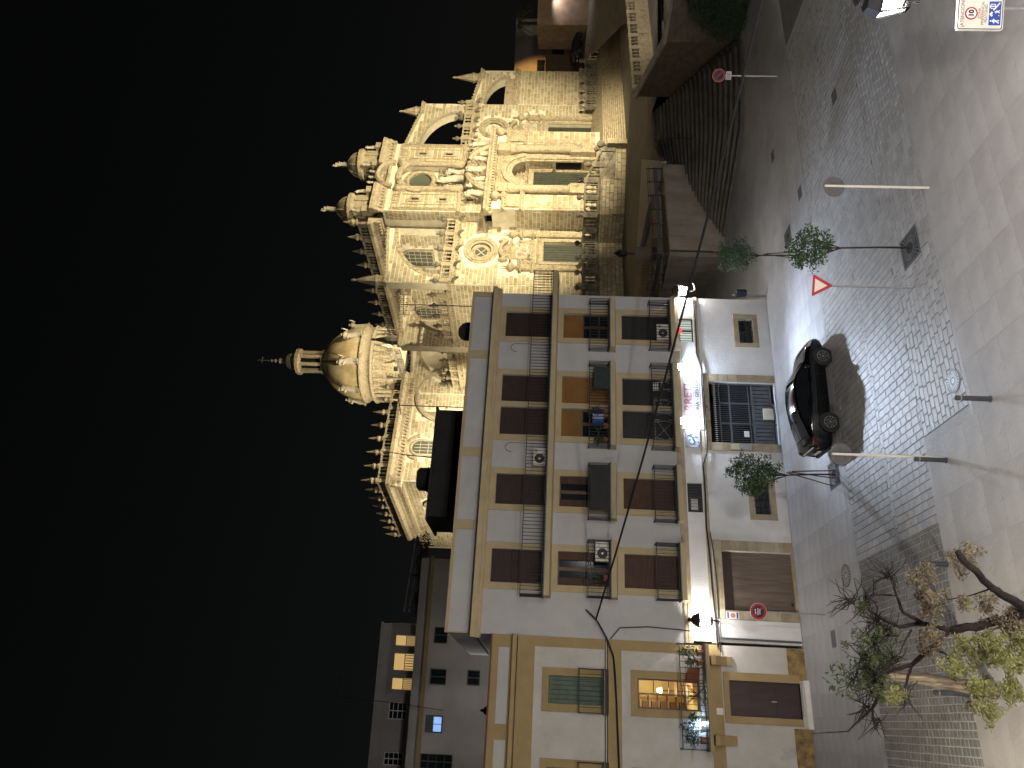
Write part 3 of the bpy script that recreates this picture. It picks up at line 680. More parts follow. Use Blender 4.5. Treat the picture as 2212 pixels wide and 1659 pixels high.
# wall lantern and corner lantern
def lantern(name, label, loc, rz, on, energy, bracket, col=(1,.95,.90), post=None):
    t = thing(name, label, 'lantern', loc, rz)
    MB().lathe([(.33,.52),(.30,.56),(.20,.74),(.10,.80),(.07,.86),(.1,.9),(.02,.97)],6,ph=R(30)).build('cap', IRON, t)
    fr = MB()
    for i in range(6):
        a = R(60*i+30); fr.bar((.17*math.cos(a),.17*math.sin(a),0),(.30*math.cos(a),.30*math.sin(a),.52),.03)
    fr.lathe([(.19,-.03),(.19,.02)],6,ph=R(30),cap=False); fr.lathe([(.05,-.22),(.035,-.1),(.04,.02)],8)
    for i in range(3): a = R(60*i+30); fr.bar((.18*math.cos(a),.18*math.sin(a),-.01),(-.18*math.cos(a),-.18*math.sin(a),-.01),.02); fr.build('frame', WHITEP if bracket == 'white' else IRON, t)
    pn = glow(name+'_pane', col, 14) if on else GLASSD
    bulb = MB().lathe([(.02,.12),(.04,.18),(.045,.26),(.04,.32),(.02,.38)],10).build('bulb', glow(name+'_bulb', col, on), t) if on else None
    for i in range(6):
        a0, a1 = R(60*i+30), R(60*i+90)
        q = MB().quad((.155*math.cos(a0),.155*math.sin(a0),.02),(.155*math.cos(a1),.155*math.sin(a1),.02),(.285*math.cos(a1),.285*math.sin(a1),.5),(.285*math.cos(a0),.285*math.sin(a0),.5)); q.build('pane', glass('lantern_glass',(.9,.9,.88),.1,.05), t)
    if bracket: MB().tube([(0,0,-.2),(0,.10,-.34),(0,.42,-.34),(0,.56,-.28)],.025,6).build('bracket', WHITEP if bracket == 'white' else IRON, t)
    if energy: lamp(name+'_light', 'POINT', energy, col, (0,0,.24), t, size=.11)
    return t
lantern('wall_lantern', 'lit black wall lantern beside the garage', hw(.64,.6,3.72), HA, 300, 430, 'iron')
lantern('wall_lantern', 'lit lantern on a pale bracket at the right corner of the white house', hw(16.35,.25,3.86), HA-R(75), 150, 620, 'white')
# cables along the mezzanine
def cable(label, pts, r, sag=0, name='cable', m=None):
    P = [Vector(p) for p in pts]; out = []
    for p, q in zip(P, P[1:]):
        for i in range(9):
            f = i/8; c = p.lerp(q,f); c.z -= sag*4*f*(1-f)*(q-p).length
            if not out or (out[-1]-c).length > 1e-4: out.append(c)
    return tag(MB().tube(out, r, 6).build(name, m or IRON), label, 'cable')
cable('bundle of black cables along the lower band of the white house', [hw(x,.10,z) for x,z in ((16,3.60),(13,3.58),(12.2,3.40),(8.0,3.37),(7.4,3.58),(4.6,3.60),(2,3.5),(.6,3.46),(-.3,3.42))], .035, .01)
cable('second thin cable looping under the band above the garage', [hw(x,.09,z) for x,z in ((4.4,3.45),(2.4,3.30),(.4,3.35),(-.5,3.30))], .02, .01)
cable('grey downpipe at the left edge of the white house', [hw(.05,.08,3.3), hw(.02,.08,.05)], .04, 0, 'drainpipe', IRONG)
# air conditioners and balcony clutter (each a thing of its own)
def aircon(label, s, n, z, fan=True):
    t = thing('air_conditioner', label, 'air conditioner', hw(s,n,z), HA, 'air conditioners on the balconies')
    MB().box(-.4,.4,-.15,.15,.05,.62).build('casing', CREAMP, t)
    disc(t,'fan_grille',(-.08,.33),.22,-.165,-.15,SHDARK); disc(t,'fan_hub',(-.08,.33),.05,-.172,-.166,GREYP)
    for x in (-.3,.3): MB().box(x-.03,x+.03,-.14,.14,0,.05).build('foot', IRON, t)
    MB().box(.2,.36,-.157,-.15,.42,.56).build('label_plate', GREYP, t)
aircon('cream air conditioner on the lowest right balcony', 13.9,.35,4.88); aircon('air conditioner behind the long top balcony rail', 7.4,.22,10.57); aircon('white air conditioner at the right of the lower left balcony', 3.25,.35,7.77)
t = thing('awning_box', 'cream angled box fixed under the end of the lowest right balcony', 'box', hw(13.15,.2,4.42), HA)
MB().prism([(-.1,-.1),(.55,.12),(.5,.42),(-.15,.2)],-.28,.0).build('casing', CREAMP, t); MB().box(-.62,-.1,-.2,-.15,-.14,-.08).build('arm', WHITEP, t)
for i, (s,z) in enumerate(((12.9,10.55),(7.9,10.55))):
    t = thing('clothes_hook', 'tall thin curved iron hook on the top balcony, the %s one' % ('right','left')[i], 'hook', hw(s,.72,z), HA)
    MB().tube([(0,0,0),(0,0,1.6)]+[(-.22+.22*math.cos(R(a)),0,1.6+.3*math.sin(R(a))) for a in range(0,200,20)], .013, 5).build('rod', IRON, t)
ALU = mat('aluminium_tube', (.5,.5,.5), (.4,.4,.4), 5, .4, metal=.6)
def rack(label, s, z, w=.9, name='drying_rack'):
    t = thing(name, label, 'rack', hw(s,.32,z), HA)
    for x in (-w/2,w/2):
        for d in (1,-1): MB().tube([(x-d*.0,-.18*d,0),(x,.18*d,.8)],.014,5).build('leg', ALU, t)
    for k in (-1,1): MB().tube([(-w/2,.2*k,.02 if k>0 else .8),(w/2,-.2*k,.8 if k>0 else .02)],.012,5).build('brace', ALU, t)
    for i in range(6): MB().tube([(-w/2,-.18+.07*i,.82),(w/2,-.18+.07*i,.82)],.008,4).build('wire', ALU, t)
rack('folding drying rack on the middle low balcony, beside the empty wall', 8.9,4.88); rack('folding drying rack near the centre of the middle low balcony', 10.05,4.88,.7)
t = thing('folding_chair', 'pale folding chair at the right of the middle low balcony', 'chair', hw(11.1,.33,4.88), HA)
for x in (-.2,.2):
    MB().tube([(x,-.15,0),(x,.12,.85)],.014,5).build('leg', ALU, t); MB().tube([(x,.18,0),(x,-.16,.46)],.014,5).build('leg', ALU, t)
for k in range(4): MB().box(-.2,.2,-.17+.09*k,-.11+.09*k,.455,.475).build('seat_slat', WHITEP, t)
for k in range(3): MB().box(-.2,.2,.07+.02*k,.085+.02*k,.6+.09*k,.66+.09*k).build('back_slat', WHITEP, t)
def potplant(label, loc, rad, h, n=160, m=None, col=None, rz=0):
    t = thing('potted_plant', label, 'plant', loc, rz, 'pot plants on balconies')
    MB().lathe([(.09,0),(.13,.22),(.15,.24),(.15,.27),(.12,.27)],10).build('pot', m or mat('terracotta',(.28,.12,.06),(.2,.09,.045),4,.85), t)
    mb = MB(); leafcloud(mb, n, (0,0,.27+h/2), (rad,rad,h/2), .11, hollow=.1); mb.build('foliage', ORLEAF, t)
for i, (s, hh) in enumerate(((9.0,.5),(9.5,.8),(9.75,.6),(8.35,.45))): potplant(('leafy','tall bushy','round','drooping')[i]+' pot plant on the middle upper balcony', hw(s,.35,7.77), .22, hh)
t = thing('laundry', 'blue and white washing hung on the middle upper balcony', 'laundry', hw(9.3,.5,7.8), HA)
for i in range(3):
    mb = MB(); mb.add([(-.3+.28*i+.24*x/6, .03*math.sin(x*1.9+i), .75-.5*zz) for zz in (0,.5,1) for x in range(7)],[(r*7+c,r*7+c+1,r*7+c+8,r*7+c+7) for r in range(2) for c in range(6)]); mb.build('cloth', (SIGNBLUE, mat('pale_blue_cloth',(.3,.38,.6),(.25,.32,.5),6,.9), SIGNNAVY)[i], t)
for s, z, hh, lb_ in ((5.6,7.77,.5,'slender plant behind the dark mesh panel'),(6.1,7.77,.3,'short plant at the right of the dark mesh panel'),(2.2,7.77,.4,'plant left of the air conditioner on the upper left balcony')): potplant(lb_, hw(s,.35,z), .18, hh, 110)
t = thing('screen_panel', 'dark mesh panel tied to the upper balcony railing', 'panel', hw(5.9,.6,7.75), HA)
MB().box(-.9,1.15,-.012,.0,.02,.9).build('mesh', mat('dark_mesh',(.03,.032,.03),(.02,.02,.02),3,.8), t)
t = thing('screen_panel', 'dark green panel tied to the railing of the middle upper balcony', 'panel', hw(11.3,.605,7.75), HA); MB().box(-.55,.55,-.012,0,.02,.75).build('mesh', mat('dark_green_cloth',(.03,.045,.038),(.02,.03,.026),3,.9), t)
# rooftop: dark shed, chimney drum, dish, aerials
sh = thing('roof_shed', 'black flat-roofed shed on the roof of the white house', 'shed', (-4.3,38.6,13.3), HA)
MB().box(-3.1,2.55,-1.2,2.2,0,3.0).build('walls', ROOFDARK, sh); MB().box(-3.3,2.65,-1.35,2.3,3.0,3.12).build('roof', ROOFDARK, sh); MB().box(.2,1.1,-1.24,-1.2,.0,1.75).build('door', DARKHOLE, sh)
t = thing('roof_tank', 'dark drum-shaped water tank on the roof shed', 'tank', (-5.25,39.3,16.42)); MB().lathe([(.62,0),(.64,.1),(.62,.9),(.5,1.0),(.1,1.05)],20).build('drum', ROOFDARK, t, True); MB().lathe([(.66,.42),(.66,.48)],20).build('band', ROOFDARK, t)
t = thing('satellite_dish', 'black round satellite dish behind the parapet', 'dish', (2.6,38.2,13.34))
MB().tube([(0,0,0),(0,0,1.45)],.03,6).build('mast', IRON, t); mb = MB(); mb.lathe([(.02,0),(.25,.03),(.45,.1),(.5,.13)],20); d = mb.build('reflector', ROOFDARK, t); d.location = (0,-.1,1.5); d.rotation_euler = (R(78),0,R(10))
def aerial(label, x, y, z0, z1, arms, rz=0):
    t = thing('roof_aerial', label, 'aerial', (x,y,z0), rz, 'roof aerials')
    MB().tube([(0,0,0),(0,0,z1-z0)],.025,6).build('mast', IRON, t)
    for zz, L, n in arms:
        MB().tube([(-L/2,0,zz-z0),(L/2,0,zz-z0+.12)],.018,5).build('boom', IRON, t)
        for i in range(n):
            f = -.5+i/(n-1); MB().tube([(L*f,-.3,zz-z0+.06+.12*f),(L*f,.3,zz-z0+.06+.12*f)],.010,4).build('rod', IRON, t); MB().tube([(L*f,0,zz-z0+.06+.12*f-.25),(L*f,0,zz-z0+.06+.12*f+.25)],.010,4).build('rod', IRON, t)
aerial('tall TV aerial above the right part of the roof', 3.95,38.2,13.34,18.4,((18.2,1.2,6),(17.6,.7,3)), R(25))
aerial('TV aerial at the right end of the roof shed', -1.3,38.2,13.34,18.3,((18.25,1.0,5),), R(-20))
t = tag(MB().tube([(-3.95,38.1,16.4),(-3.85,38.1,18),(-3.65,38.1,19.4),(-3.4,38.1,20.3)],[.03,.024,.018,.01],5).build('whip_antenna', IRON), 'long bent whip antenna above the roof shed', 'antenna')
for i, (x, y) in enumerate(((-7.6,36.2),(-9.1,35.6))):
    t = thing('roof_aerial', 'small T-shaped aerial near the left end of the parapet, the %s one' % ('right', 'left')[i], 'aerial', (x,y,14.3)); MB().tube([(0,0,-.9),(0,0,.55)],.02,5).build('mast', IRON, t); MB().tube([(-.3,0,.5),(.3,0,.5)],.018,5).build('boom', IRON, t)

# ================================================================== THE OCHRE HOUSE ON THE LEFT
oh = thing('ochre_house', 'older house with ochre bands, green shutters and a dark wooden door', 'house', HO-HT*.22, HA)
H0 = -11.0
hol = [(-2.51,-1.47,7.97,10.2),(-2.52,-1.41,4.2,6.67),(-2.61,-1.31,.28,3.07),(-5.9,-4.75,7.97,10.2),(-6.0,-4.9,4.2,6.67)]
mb = MB(); wall_holes(mb, H0, 0, 0, 11.4, hol, lambda u,z,d: (u,d-.03,z), .25); mb.quad((H0,-.03,0),(H0,9,0),(H0,9,12),(H0,-.03,12)); mb.build('wall', mat('aged_white_render',(.55,.52,.485),(.46,.435,.40),.9,.92,.4,30,dirt=((.30,.28,.25),.7,.58,.2)), oh)
mb = MB(); mb.box(H0,0,-.06,-.028,3.33,3.82); mb.box(H0,0,-.055,-.028,7.3,7.84); mb.box(-.40,0,-.05,-.028,3.82,7.3); mb.box(-.40,0,-.05,-.028,7.98,10.8)
mb.box(H0,0,-.10,-.028,10.8,11.38); mb.box(H0,0,-.2,.2,11.38,11.5); mb.build('ochre_band', OCHRE, oh)
MB().prism([(.02,11.5),(-.26,11.56),(-.3,11.68),(-.3,11.72),(.02,11.75)],H0,0,lambda y,z,x:(x,y,z)).build('cornice', OCHRE, oh)
mb = MB(); mb.box(H0,0,-.06,.22,11.72,12.55); mb.build('parapet', OCHRE, oh)
for k in range(3):
    x1 = -.5-k*3.42; MB().box(x1-2.85,x1,-.075,-.055,11.83,12.27).build('parapet_panel', WALLW, oh)
MB().box(H0,0,-.1,.3,12.55,12.62).build('coping', mat('dark_red_tile',(.16,.06,.04),(.11,.045,.03),4,.85), oh)
MB().box(H0,0,0,9,11.6,11.66).build('roof', ROOFDARK, oh)
mb = MB(); mb.box(H0,0,-.08,-.028,7.845,7.88); mb.box(H0,0,-.08,-.028,7.93,7.965); mb.build('string_course', mat('dark_band',(.05,.042,.03),(.04,.034,.025),3,.8), oh)
def owin(x0,x1,z0,z1,kind,tw=.26):
    o = MB(); o.box(x0-tw,x0,-.075,-.02,z0,z1); o.box(x1,x1+tw,-.075,-.02,z0,z1); o.box(x0-tw,x1+tw,-.075,-.02,z1,z1+tw); o.box(x0-tw-.03,x0-tw+.05,-.095,-.02,z0,z1+tw); o.box(x1+tw-.05,x1+tw+.03,-.095,-.02,z0,z1+tw)
    wn = o.build('window', OCHRE, oh)
    if kind == 'green':
        for i in range(6):
            xa = x0+(x1-x0)*i/6; MB().box(xa+.008,xa+(x1-x0)/6-.008,.06,.09,z0+.05,z1-.03).build('shutter_board', GREENW, wn)
        for z in (z0+.03,z1-.08): MB().box(x0,x1,.045,.06,z,z+.06).build('shutter_rail', GREENW, wn)
        MB().box(x0,x1,.09,.11,z0,z1).build('backing', DARKHOLE, wn)
    return wn
owin(-2.51,-1.47,7.97,10.2,'green'); owin(-5.9,-4.75,7.97,10.2,'green')
for x0,x1 in ((-2.82,-1.15),(-6.15,-4.5)): balcony(oh, x0,x1,7.86,7.98,.32,9.0, m=mat('dark_band',(.05,.042,.03)), step=.21)
# lit room behind the first-floor window
wl = owin(-2.52,-1.41,4.2,6.67,'open'); owin(-6.0,-4.9,4.2,6.67,'green')
room = MB(); X0,X1,Y0,Y1,Z0,Z1 = -3.6,-.4,.24,4.2,4.18,6.9
room.quad((X0,Y1,Z0),(X1,Y1,Z0),(X1,Y1,Z1),(X0,Y1,Z1)); room.quad((X0,Y0,Z0),(X0,Y1,Z0),(X0,Y1,Z1),(X0,Y0,Z1)); room.quad((X1,Y0,Z0),(X1,Y1,Z0),(X1,Y1,Z1),(X1,Y0,Z1)); room.quad((X0,Y0,Z1),(X1,Y0,Z1),(X1,Y1,Z1),(X0,Y1,Z1)); room.quad((X0,Y0,Z0),(X1,Y0,Z0),(X1,Y1,Z0),(X0,Y1,Z0))
room.build('room_walls', mat('warm_yellow_room',(.74,.62,.36),(.68,.56,.32),1,.9), oh)
fr = MB(); fr.box(-2.52,-2.46,.1,.16,4.2,6.67); fr.box(-1.47,-1.41,.1,.16,4.2,6.67); fr.box(-1.99,-1.94,.1,.16,4.2,6.67); fr.box(-2.46,-1.47,.1,.16,6.6,6.67); fr.box(-2.46,-1.47,.1,.16,4.2,4.3); fr.build('sash', WOOD, wl)
for z in (4.8,5.4,6.0): MB().box(-1.94,-1.47,.11,.15,z,z+.03).build('glazing_bar', WOOD, wl)
bk = thing('bookcase', 'dark wooden bookcase inside the lit window', 'bookcase', hw(-2.65,-3.2,4.19), HA)
for i in range(6): MB().box(-.55,.55,-.2,.2,i*.4,i*.4+.04).build('shelf', WOOD, bk)
for x in (-.57,.53): MB().box(x,x+.04,-.2,.2,0,2.2).build('side', WOOD, bk)
for i in range(5): MB().box(-.5,.3,-.12,.15,i*.4+.04,i*.4+.3).build('book_row', SHRED, bk)
tb_ = thing('floor_lamp', 'small lit lamp with pale shade inside the first-floor room', 'lamp', hw(-1.95,-2.2,4.19), HA)
MB().tube([(0,0,0),(0,0,1.15)],.02,6).build('stem', IRON, tb_); MB().lathe([(.13,1.2),(.07,1.38)],12,cap=False).build('shade', glow('lamp_shade',(1,.8,.5),5), tb_)
lamp('room_lamp','POINT',95,(1,.79,.47),(0,-.3,1.5),tb_,size=.12)
tbl = thing('table', 'wooden table in the lit room', 'table', hw(-1.7,-1.4,4.19), HA); MB().box(-.5,.5,-.35,.35,.70,.74).build('top', WOOD, tbl)
for x in (-.45,.45):
    for y in (-.3,.3): MB().box(x-.03,x+.03,y-.03,y+.03,0,.7).build('leg', WOOD, tbl)
# front door
dr = MB().box(-2.61,-1.31,.12,.16,.28,3.07).build('door', WOODDOOR, oh)
for x0,x1 in ((-2.55,-2.0),(-1.92,-1.37)):
    for z0,z1 in ((.45,1.2),(1.35,2.2),(2.35,2.95)):
        p = MB().box(x0+.07,x1-.07,.095,.122,z0,z1).build('panel', WOODDOOR, dr)
MB().box(-1.98,-1.94,.08,.122,.3,2.2).build('astragal', WOODDOOR, dr); MB().box(-2.04,-2.0,.05,.12,1.2,1.4).build('handle', GREYP, dr)
o = MB(); o.box(-2.87,-2.61,-.10,-.02,.28,3.28); o.box(-1.31,-1.01,-.10,-.02,.28,3.28); o.box(-2.61,-1.31,-.10,-.02,3.07,3.28); o.build('door_surround', OCHRE, oh)
MB().box(-2.95,-1.2,-.35,-.03,0,.20).build('door_step', mat('white_marble_step',(.72,.7,.67),(.62,.6,.57),3,.5), oh); MB().box(-2.6,-1.32,-.03,.12,.2,.28).build('threshold', WHITEP, oh)
mb = MB(); mb.box(-1.2,-.02,-.09,-.02,0,.68); mb.box(H0,-2.95,-.09,-.02,0,.66); mb.build('plinth', OCHRERUST, oh)
balcony(oh, -3.9,-.03,3.86,4.02,.6,5.06, m=OCHRE, step=.22)
mb = MB()
for x in (-3.5,-.62): mb.prism([(-.02,2.86),(-.12,2.9),(-.14,3.1),(-.3,3.4),(-.5,3.62),(-.5,3.8),(-.02,3.8)],x-.17,x+.17,lambda y,z,xx:(xx,y,z)).build('corbel', OCHRE, oh); mb = MB()
MB().box(-2.6,-2.35,-.12,-.06,3.36,3.62).build('meter_box', CREAMP, oh)
# balcony of the ochre house: plants, table, little blue lamp
for i, (s,hh,rd) in enumerate(((-.55,.75,.22),(-.95,.5,.18),(-3.35,.8,.3),(-3.75,.6,.22),(-3.0,.45,.2))):
    potplant(('tall spiky','small dark','big bushy','leafy','low')[i]+' pot plant on the lit first-floor balcony', hw(s,.38,4.06), rd, hh, 190, WHITEP if i in (2,4) else None)
t = thing('lit_globe', 'small blue-white light among the balcony plants', 'lamp', hw(-3.15,.30,4.07), HA); MB().lathe([(.03,0),(.05,.05),(.05,.12),(.02,.15)],10).build('globe', glow('blue_white_globe',(.45,.66,1),60), t); lamp('globe_light','POINT',34,(.45,.66,1),(0,-.02,.3),t,size=.05)
t = thing('folding_table', 'small folding metal table before the lit window', 'table', hw(-2.15,.33,4.06), HA)
MB().box(-.35,.35,-.2,.2,.7,.72).build('top', IRONG, t)
for y in (-.18,.18): MB().tube([(-.3,y,0),(.3,y,.7)],.012,4).build('leg', IRON, t); MB().tube([(.3,y,0),(-.3,y,.7)],.012,4).build('leg', IRON, t)
t = thing('deck_chair', 'rust-red folded deck chair on the lit balcony', 'chair', hw(-1.45,.35,4.06), HA)
MB().quad((-.25,-.1,.75),(.25,-.1,.7),(.3,.1,.15),(-.2,.15,.2)).build('seat_cloth', mat('rust_cloth',(.2,.06,.03),(.15,.045,.025),4,.9), t)
for x in (-.27,.3): MB().tube([(x,-.12,.8),(x,.16,0)],.015,4).build('leg', WOOD, t); MB().tube([(x,.12,.5),(x,-.14,0)],.015,4).build('leg', WOOD, t)
# thick overhead cable across the square and its branch down the wall
cable('thick black overhead cable sagging across the square', [hw(.5,.35,8.35), Vector((9.6,18.2,5.72))], .042, .006, m=mat('black_rubber',(.006,.006,.006),(.005,.005,.005),3,.9))
cable('black cable looping from the white house to the ochre facade', [hw(.9,.12,8.75), hw(.45,.35,8.3), hw(-.2,.25,7.9), hw(-.9,.2,7.62), hw(-3,.16,7.5), hw(-11,.16,7.4)], .035, .008)
cable('thin cable dropping down the white wall to the wall lantern', [hw(-.22,.15,7.75), hw(.25,.08,7.35), hw(.35,.07,6.2), hw(.28,.07,4.6), hw(.2,.09,3.6)], .02, .005)
# ================================================================== THE CATHEDRAL
cath = thing('cathedral', 'floodlit golden stone cathedral with two turrets, dome and flying buttresses', 'cathedral', CO, CA)
def front(b0): return lambda u,z,d: (u, b0-d, z)          # d = proud of the wall
def flank(a0): return lambda u,z,d: (a0-d, u, z)
STN = []
def stones(par, fr, u0, u1, z0, z1, ok=lambda u,z: True, ch=.44, bl=.86, gap=.05):
    z = z0
    while z < z1-.12:
        h = min(ch*random.uniform(.92,1.08), z1-z); u = u0-random.uniform(0,bl)
        while u < u1:
            l = bl*random.uniform(.62,1.28); a, b = max(u,u0), min(u+l,u1)
            if b-a > .18 and all(ok(p,q) for p in (a,(a+b)/2,b) for q in (z,z+h)):
                STN.append((par, fr, a+gap/2, b-gap/2, z+gap/2, z+h-gap/2))
            u += l
        z += h
def rect_out(*rs): return lambda u,z: not any(r[0]-.02 < u < r[1]+.02 and r[2]-.02 < z < r[3]+.02 for r in rs)
def circ_out(c, r): return lambda u,z: math.hypot(u-c[0], z-c[1]) > r
def both(*fs): return lambda u,z: all(f(u,z) for f in fs)
def backing(par, fr, u0,u1,z0,z1, holes=(), circles=(), name='wall', m=MORTAR, depth=.5):
    mb = MB(); hs = list(holes)+[(c[0]-r,c[0]+r,c[1]-r,c[1]+r) for c, r in circles]
    f2 = lambda u,z,d: fr(u,z,-d)
    wall_holes(mb, u0,u1,z0,z1, hs, f2, depth, reveal=False)
    for h in holes: wall_holes(mb, h[0],h[0],h[2],h[2], [h], f2, depth)
    for c, r in circles:
        n = 24
        for i in range(n):
            t0, t1 = 2*math.pi*i/n, 2*math.pi*(i+1)/n
            pt = lambda t: (c[0]+r*math.cos(t), c[1]+r*math.sin(t))
            def sq(t):
                k = max(abs(math.cos(t)),abs(math.sin(t))); return (c[0]+r*math.cos(t)/k, c[1]+r*math.sin(t)/k)
            mb.quad(fr(*pt(t0),0),fr(*pt(t1),0),fr(*sq(t1),0),fr(*sq(t0),0)); mb.quad(fr(*pt(t0),0),fr(*pt(t1),0),fr(*pt(t1),-depth),fr(*pt(t0),-depth))
    return mb.build(name, m, par)
def ring(par, fr, c, r0, r1, d, name, m=CARVE, a0=0, a1=360, n=28, dback=-.05):
    mb = MB(); k = n
    for i in range(k+1):
        t = R(a0+(a1-a0)*i/k)
        for r, dd in ((r0,dback),(r0,d),((r0+r1)/2,d*1.25),(r1,d),(r1,dback)): mb.v.append(fr(c[0]+r*math.cos(t), c[1]+r*math.sin(t), dd))
    for i in range(k):
        for j in range(4): mb.f.append((i*5+j,i*5+j+1,(i+1)*5+j+1,(i+1)*5+j))
    return mb.build(name, m, par)
def fbox(par, fr, u0,u1,z0,z1,d0,d1, name, m=CARVE):
    mb = MB(); vs = [fr(u,z,d) for d in (d0,d1) for u,z in ((u0,z0),(u1,z0),(u1,z1),(u0,z1))]
    mb.add(vs,[(0,1,2,3),(4,7,6,5),(0,4,5,1),(1,5,6,2),(2,6,7,3),(3,7,4,0)]); return mb.build(name, m, par)
def mould(par, fr, u0,u1,z0,z1,d, name='cornice', m=CARVE, ext=None, dent=None):
    """stepped cornice running along a wall"""
    h = z1-z0; e = d if ext is None else ext; mb = MB(); dent = (h > .45) if dent is None else dent
    prof = [(0,0),(.25*d,.05*h),(.3*d,.3*h),(.6*d,.42*h),(.65*d,.6*h),(d,.78*h),(d,h),(-.1,h)]
    n = len(prof)
    for i, uu in enumerate((u0-e,u1+e)):
        mb.v += [fr(uu, z0+q, p) for p, q in prof]
    mb.f += [(i,i+1,n+i+1,n+i) for i in range(n-1)]+[tuple(range(n)),tuple(range(2*n-1,n-1,-1))]
    o = mb.build(name, m, par)
    if dent:
        n2 = max(2, int((u1-u0)/.46)); dn = MB()
        for i in range(n2):
            u = u0+(u1-u0)*(i+.5)/n2; vs = [fr(x,zz,dd) for dd in (.0,.58*d) for x,zz in ((u-.12,z0+.14*h),(u+.12,z0+.14*h),(u+.12,z0+.42*h),(u-.12,z0+.42*h))]; dn.add(vs,[(0,1,2,3),(4,7,6,5),(0,4,5,1),(1,5,6,2),(2,6,7,3),(3,7,4,0)])
        dn.build('dentil_course', m, o, kind='stuff')
    return o
def relief(par, fr, u0,u1,z0,z1,d, nu=22, nz=22, name='relief', m=CARVE, sc_=3.6, mask=None):
    nu, nz = int(nu*1.6), int(nz*1.6)
    mb = MB(); sd = random.uniform(0,50)
    for j in range(nz+1):
        for i in range(nu+1):
            u, z = u0+(u1-u0)*i/nu, z0+(z1-z0)*j/nz
            e = min(i,nu-i,j,nz-j); k = noise.noise(Vector((u*sc_,z*sc_,sd)))+.6*noise.noise(Vector((u*sc_*2.3,z*sc_*2.3,sd+9)))
            mb.v.append(fr(u,z,max(.02,(.35+.75*k)*d) if e else 0))
    mb.f += [(j*(nu+1)+i,j*(nu+1)+i+1,(j+1)*(nu+1)+i+1,(j+1)*(nu+1)+i) for j in range(nz) for i in range(nu)]
    return mb.build(name, m, par)
STAT = [(.30,0),(.31,.04),(.24,.06),(.25,.3),(.21,.55),(.20,.70),(.25,.80),(.24,.85),(.10,.875),(.075,.89),(.10,.92),(.115,.95),(.09,.985),(.02,1.0)]
def statue(par, p, h, ph=0, name='statue', m=None, arm=True):
    """robed standing figure: draped body, head, one raised arm"""
    mb = MB(); n = 12; k0 = 0
    for r, z in STAT:
        for j in range(n):
            a = 2*math.pi*j/n+ph; q = r*(1+.13*math.sin(3*a+z*7+ph*3)+.08*math.sin(7*a-z*9)) if .03 < z < .84 else r
            mb.v.append((q*math.cos(a)*1.05*h*.62+.05*h*math.sin(z*5+ph), q*math.sin(a)*h*.5, z*h))
    mb.f += [(i*n+j,i*n+(j+1)%n,(i+1)*n+(j+1)%n,(i+1)*n+j) for i in range(len(STAT)-1) for j in range(n)]
    s = 1 if math.sin(ph*5) > 0 else -1
    if arm: mb.tube([(s*.13*h,0,.80*h),(s*.22*h,-.06*h,.72*h),(s*.24*h,-.12*h,.86*h),(s*.25*h,-.12*h,.98*h)],[.05*h,.045*h,.035*h,.03*h],6); mb.tube([(-s*.13*h,0,.80*h),(-s*.2*h,-.05*h,.64*h),(-s*.08*h,-.12*h,.58*h)],[.05*h,.045*h,.035*h],6)
    return mb.build(name, m or STATM, par, True, loc=p)
STATM = mat('pale_statue_stone', (.62,.57,.46), (.42,.37,.28), 2, .85, .4, 8)
PIN = [(.42,0),(.42,.08),(.30,.12),(.36,.22),(.46,.30),(.40,.40),(.28,.46),(.20,.62),(.11,.82),(.05,.96),(.02,1.0)]
PINB = [(.5,0),(.5,.05),(.42,.08),(.44,.2),(.52,.22),(.52,.27),(.44,.30),(.40,.36),(.28,.55),(.12,.80),(.07,.84),(.12,.88),(.10,.94),(.02,1.0)]
def pinnacle(par, p, h, r=1.0, big=False, m=CARVE, name='pinnacle'):
    me = shape(('big_' if big else '')+'pinnacle_'+m.name, PINB if big else PIN, m, 8, False); return link(me, name, par, p, scale=(r,r,h))
# ---------------------------------------------------------------- platform, plinth walls and balustrades
OUT = [(-9,-3.3),(3.5,-3.25),(4.8,-6.1),(8.1,-7.9),(11.2,-9.5),(13.6,-3.2),(13.6,0),(-9,0)]
pf = MB(); pf.prism(OUT, 3.2, 6.0, lambda x,y,z: (x,y,z)); plat = pf.build('platform', GREYST, cath)
for (p, q) in zip(OUT[:4], OUT[1:5]):
    d = Vector((q[0]-p[0],q[1]-p[1],0)); L = d.length; t = d.normalized(); nn = Vector((t.y,-t.x,0))
    fr = (lambda P, T, N: (lambda u,z,dd: tuple(P+T*u+N*dd+Vector((0,0,z)))))(Vector((p[0],p[1],0)), t, nn)
    zt = 5.85
    if q[0] > 11: stones(plat, fr, 0, L, 3.3, 4.4)
    else: stones(plat, fr, 0, L, 3.3, zt, ch=.40, bl=.8)
    if q[0] < 11: mould(plat, fr, 0, L, 5.86, 6.06, .12, 'coping', GREYST, 0)
BALF = ('stone_ball', BALL, GREYST)
balustrade(cath, [(-8.8,-3.15,6.05),(3.45,-3.12,6.05)], 1.5, 2.05, GREYST, BALF, nb=4, rail=.2)
balustrade(cath, [(3.45,-3.12,6.05),(4.75,-5.9,6.05)], 1.5, 1.6, GREYST, BALF, nb=3, rail=.2, ends=False)
balustrade(cath, [(4.75,-5.95,6.05),(8.0,-7.7,6.05)], 1.5, 1.85, GREYST, BALF, nb=3, rail=.2)
balustrade(cath, [(8.0,-7.7,6.05),(11.0,-9.3,4.4)], 1.5, 1.8, GREYST, BALF, nb=2, rail=.2)
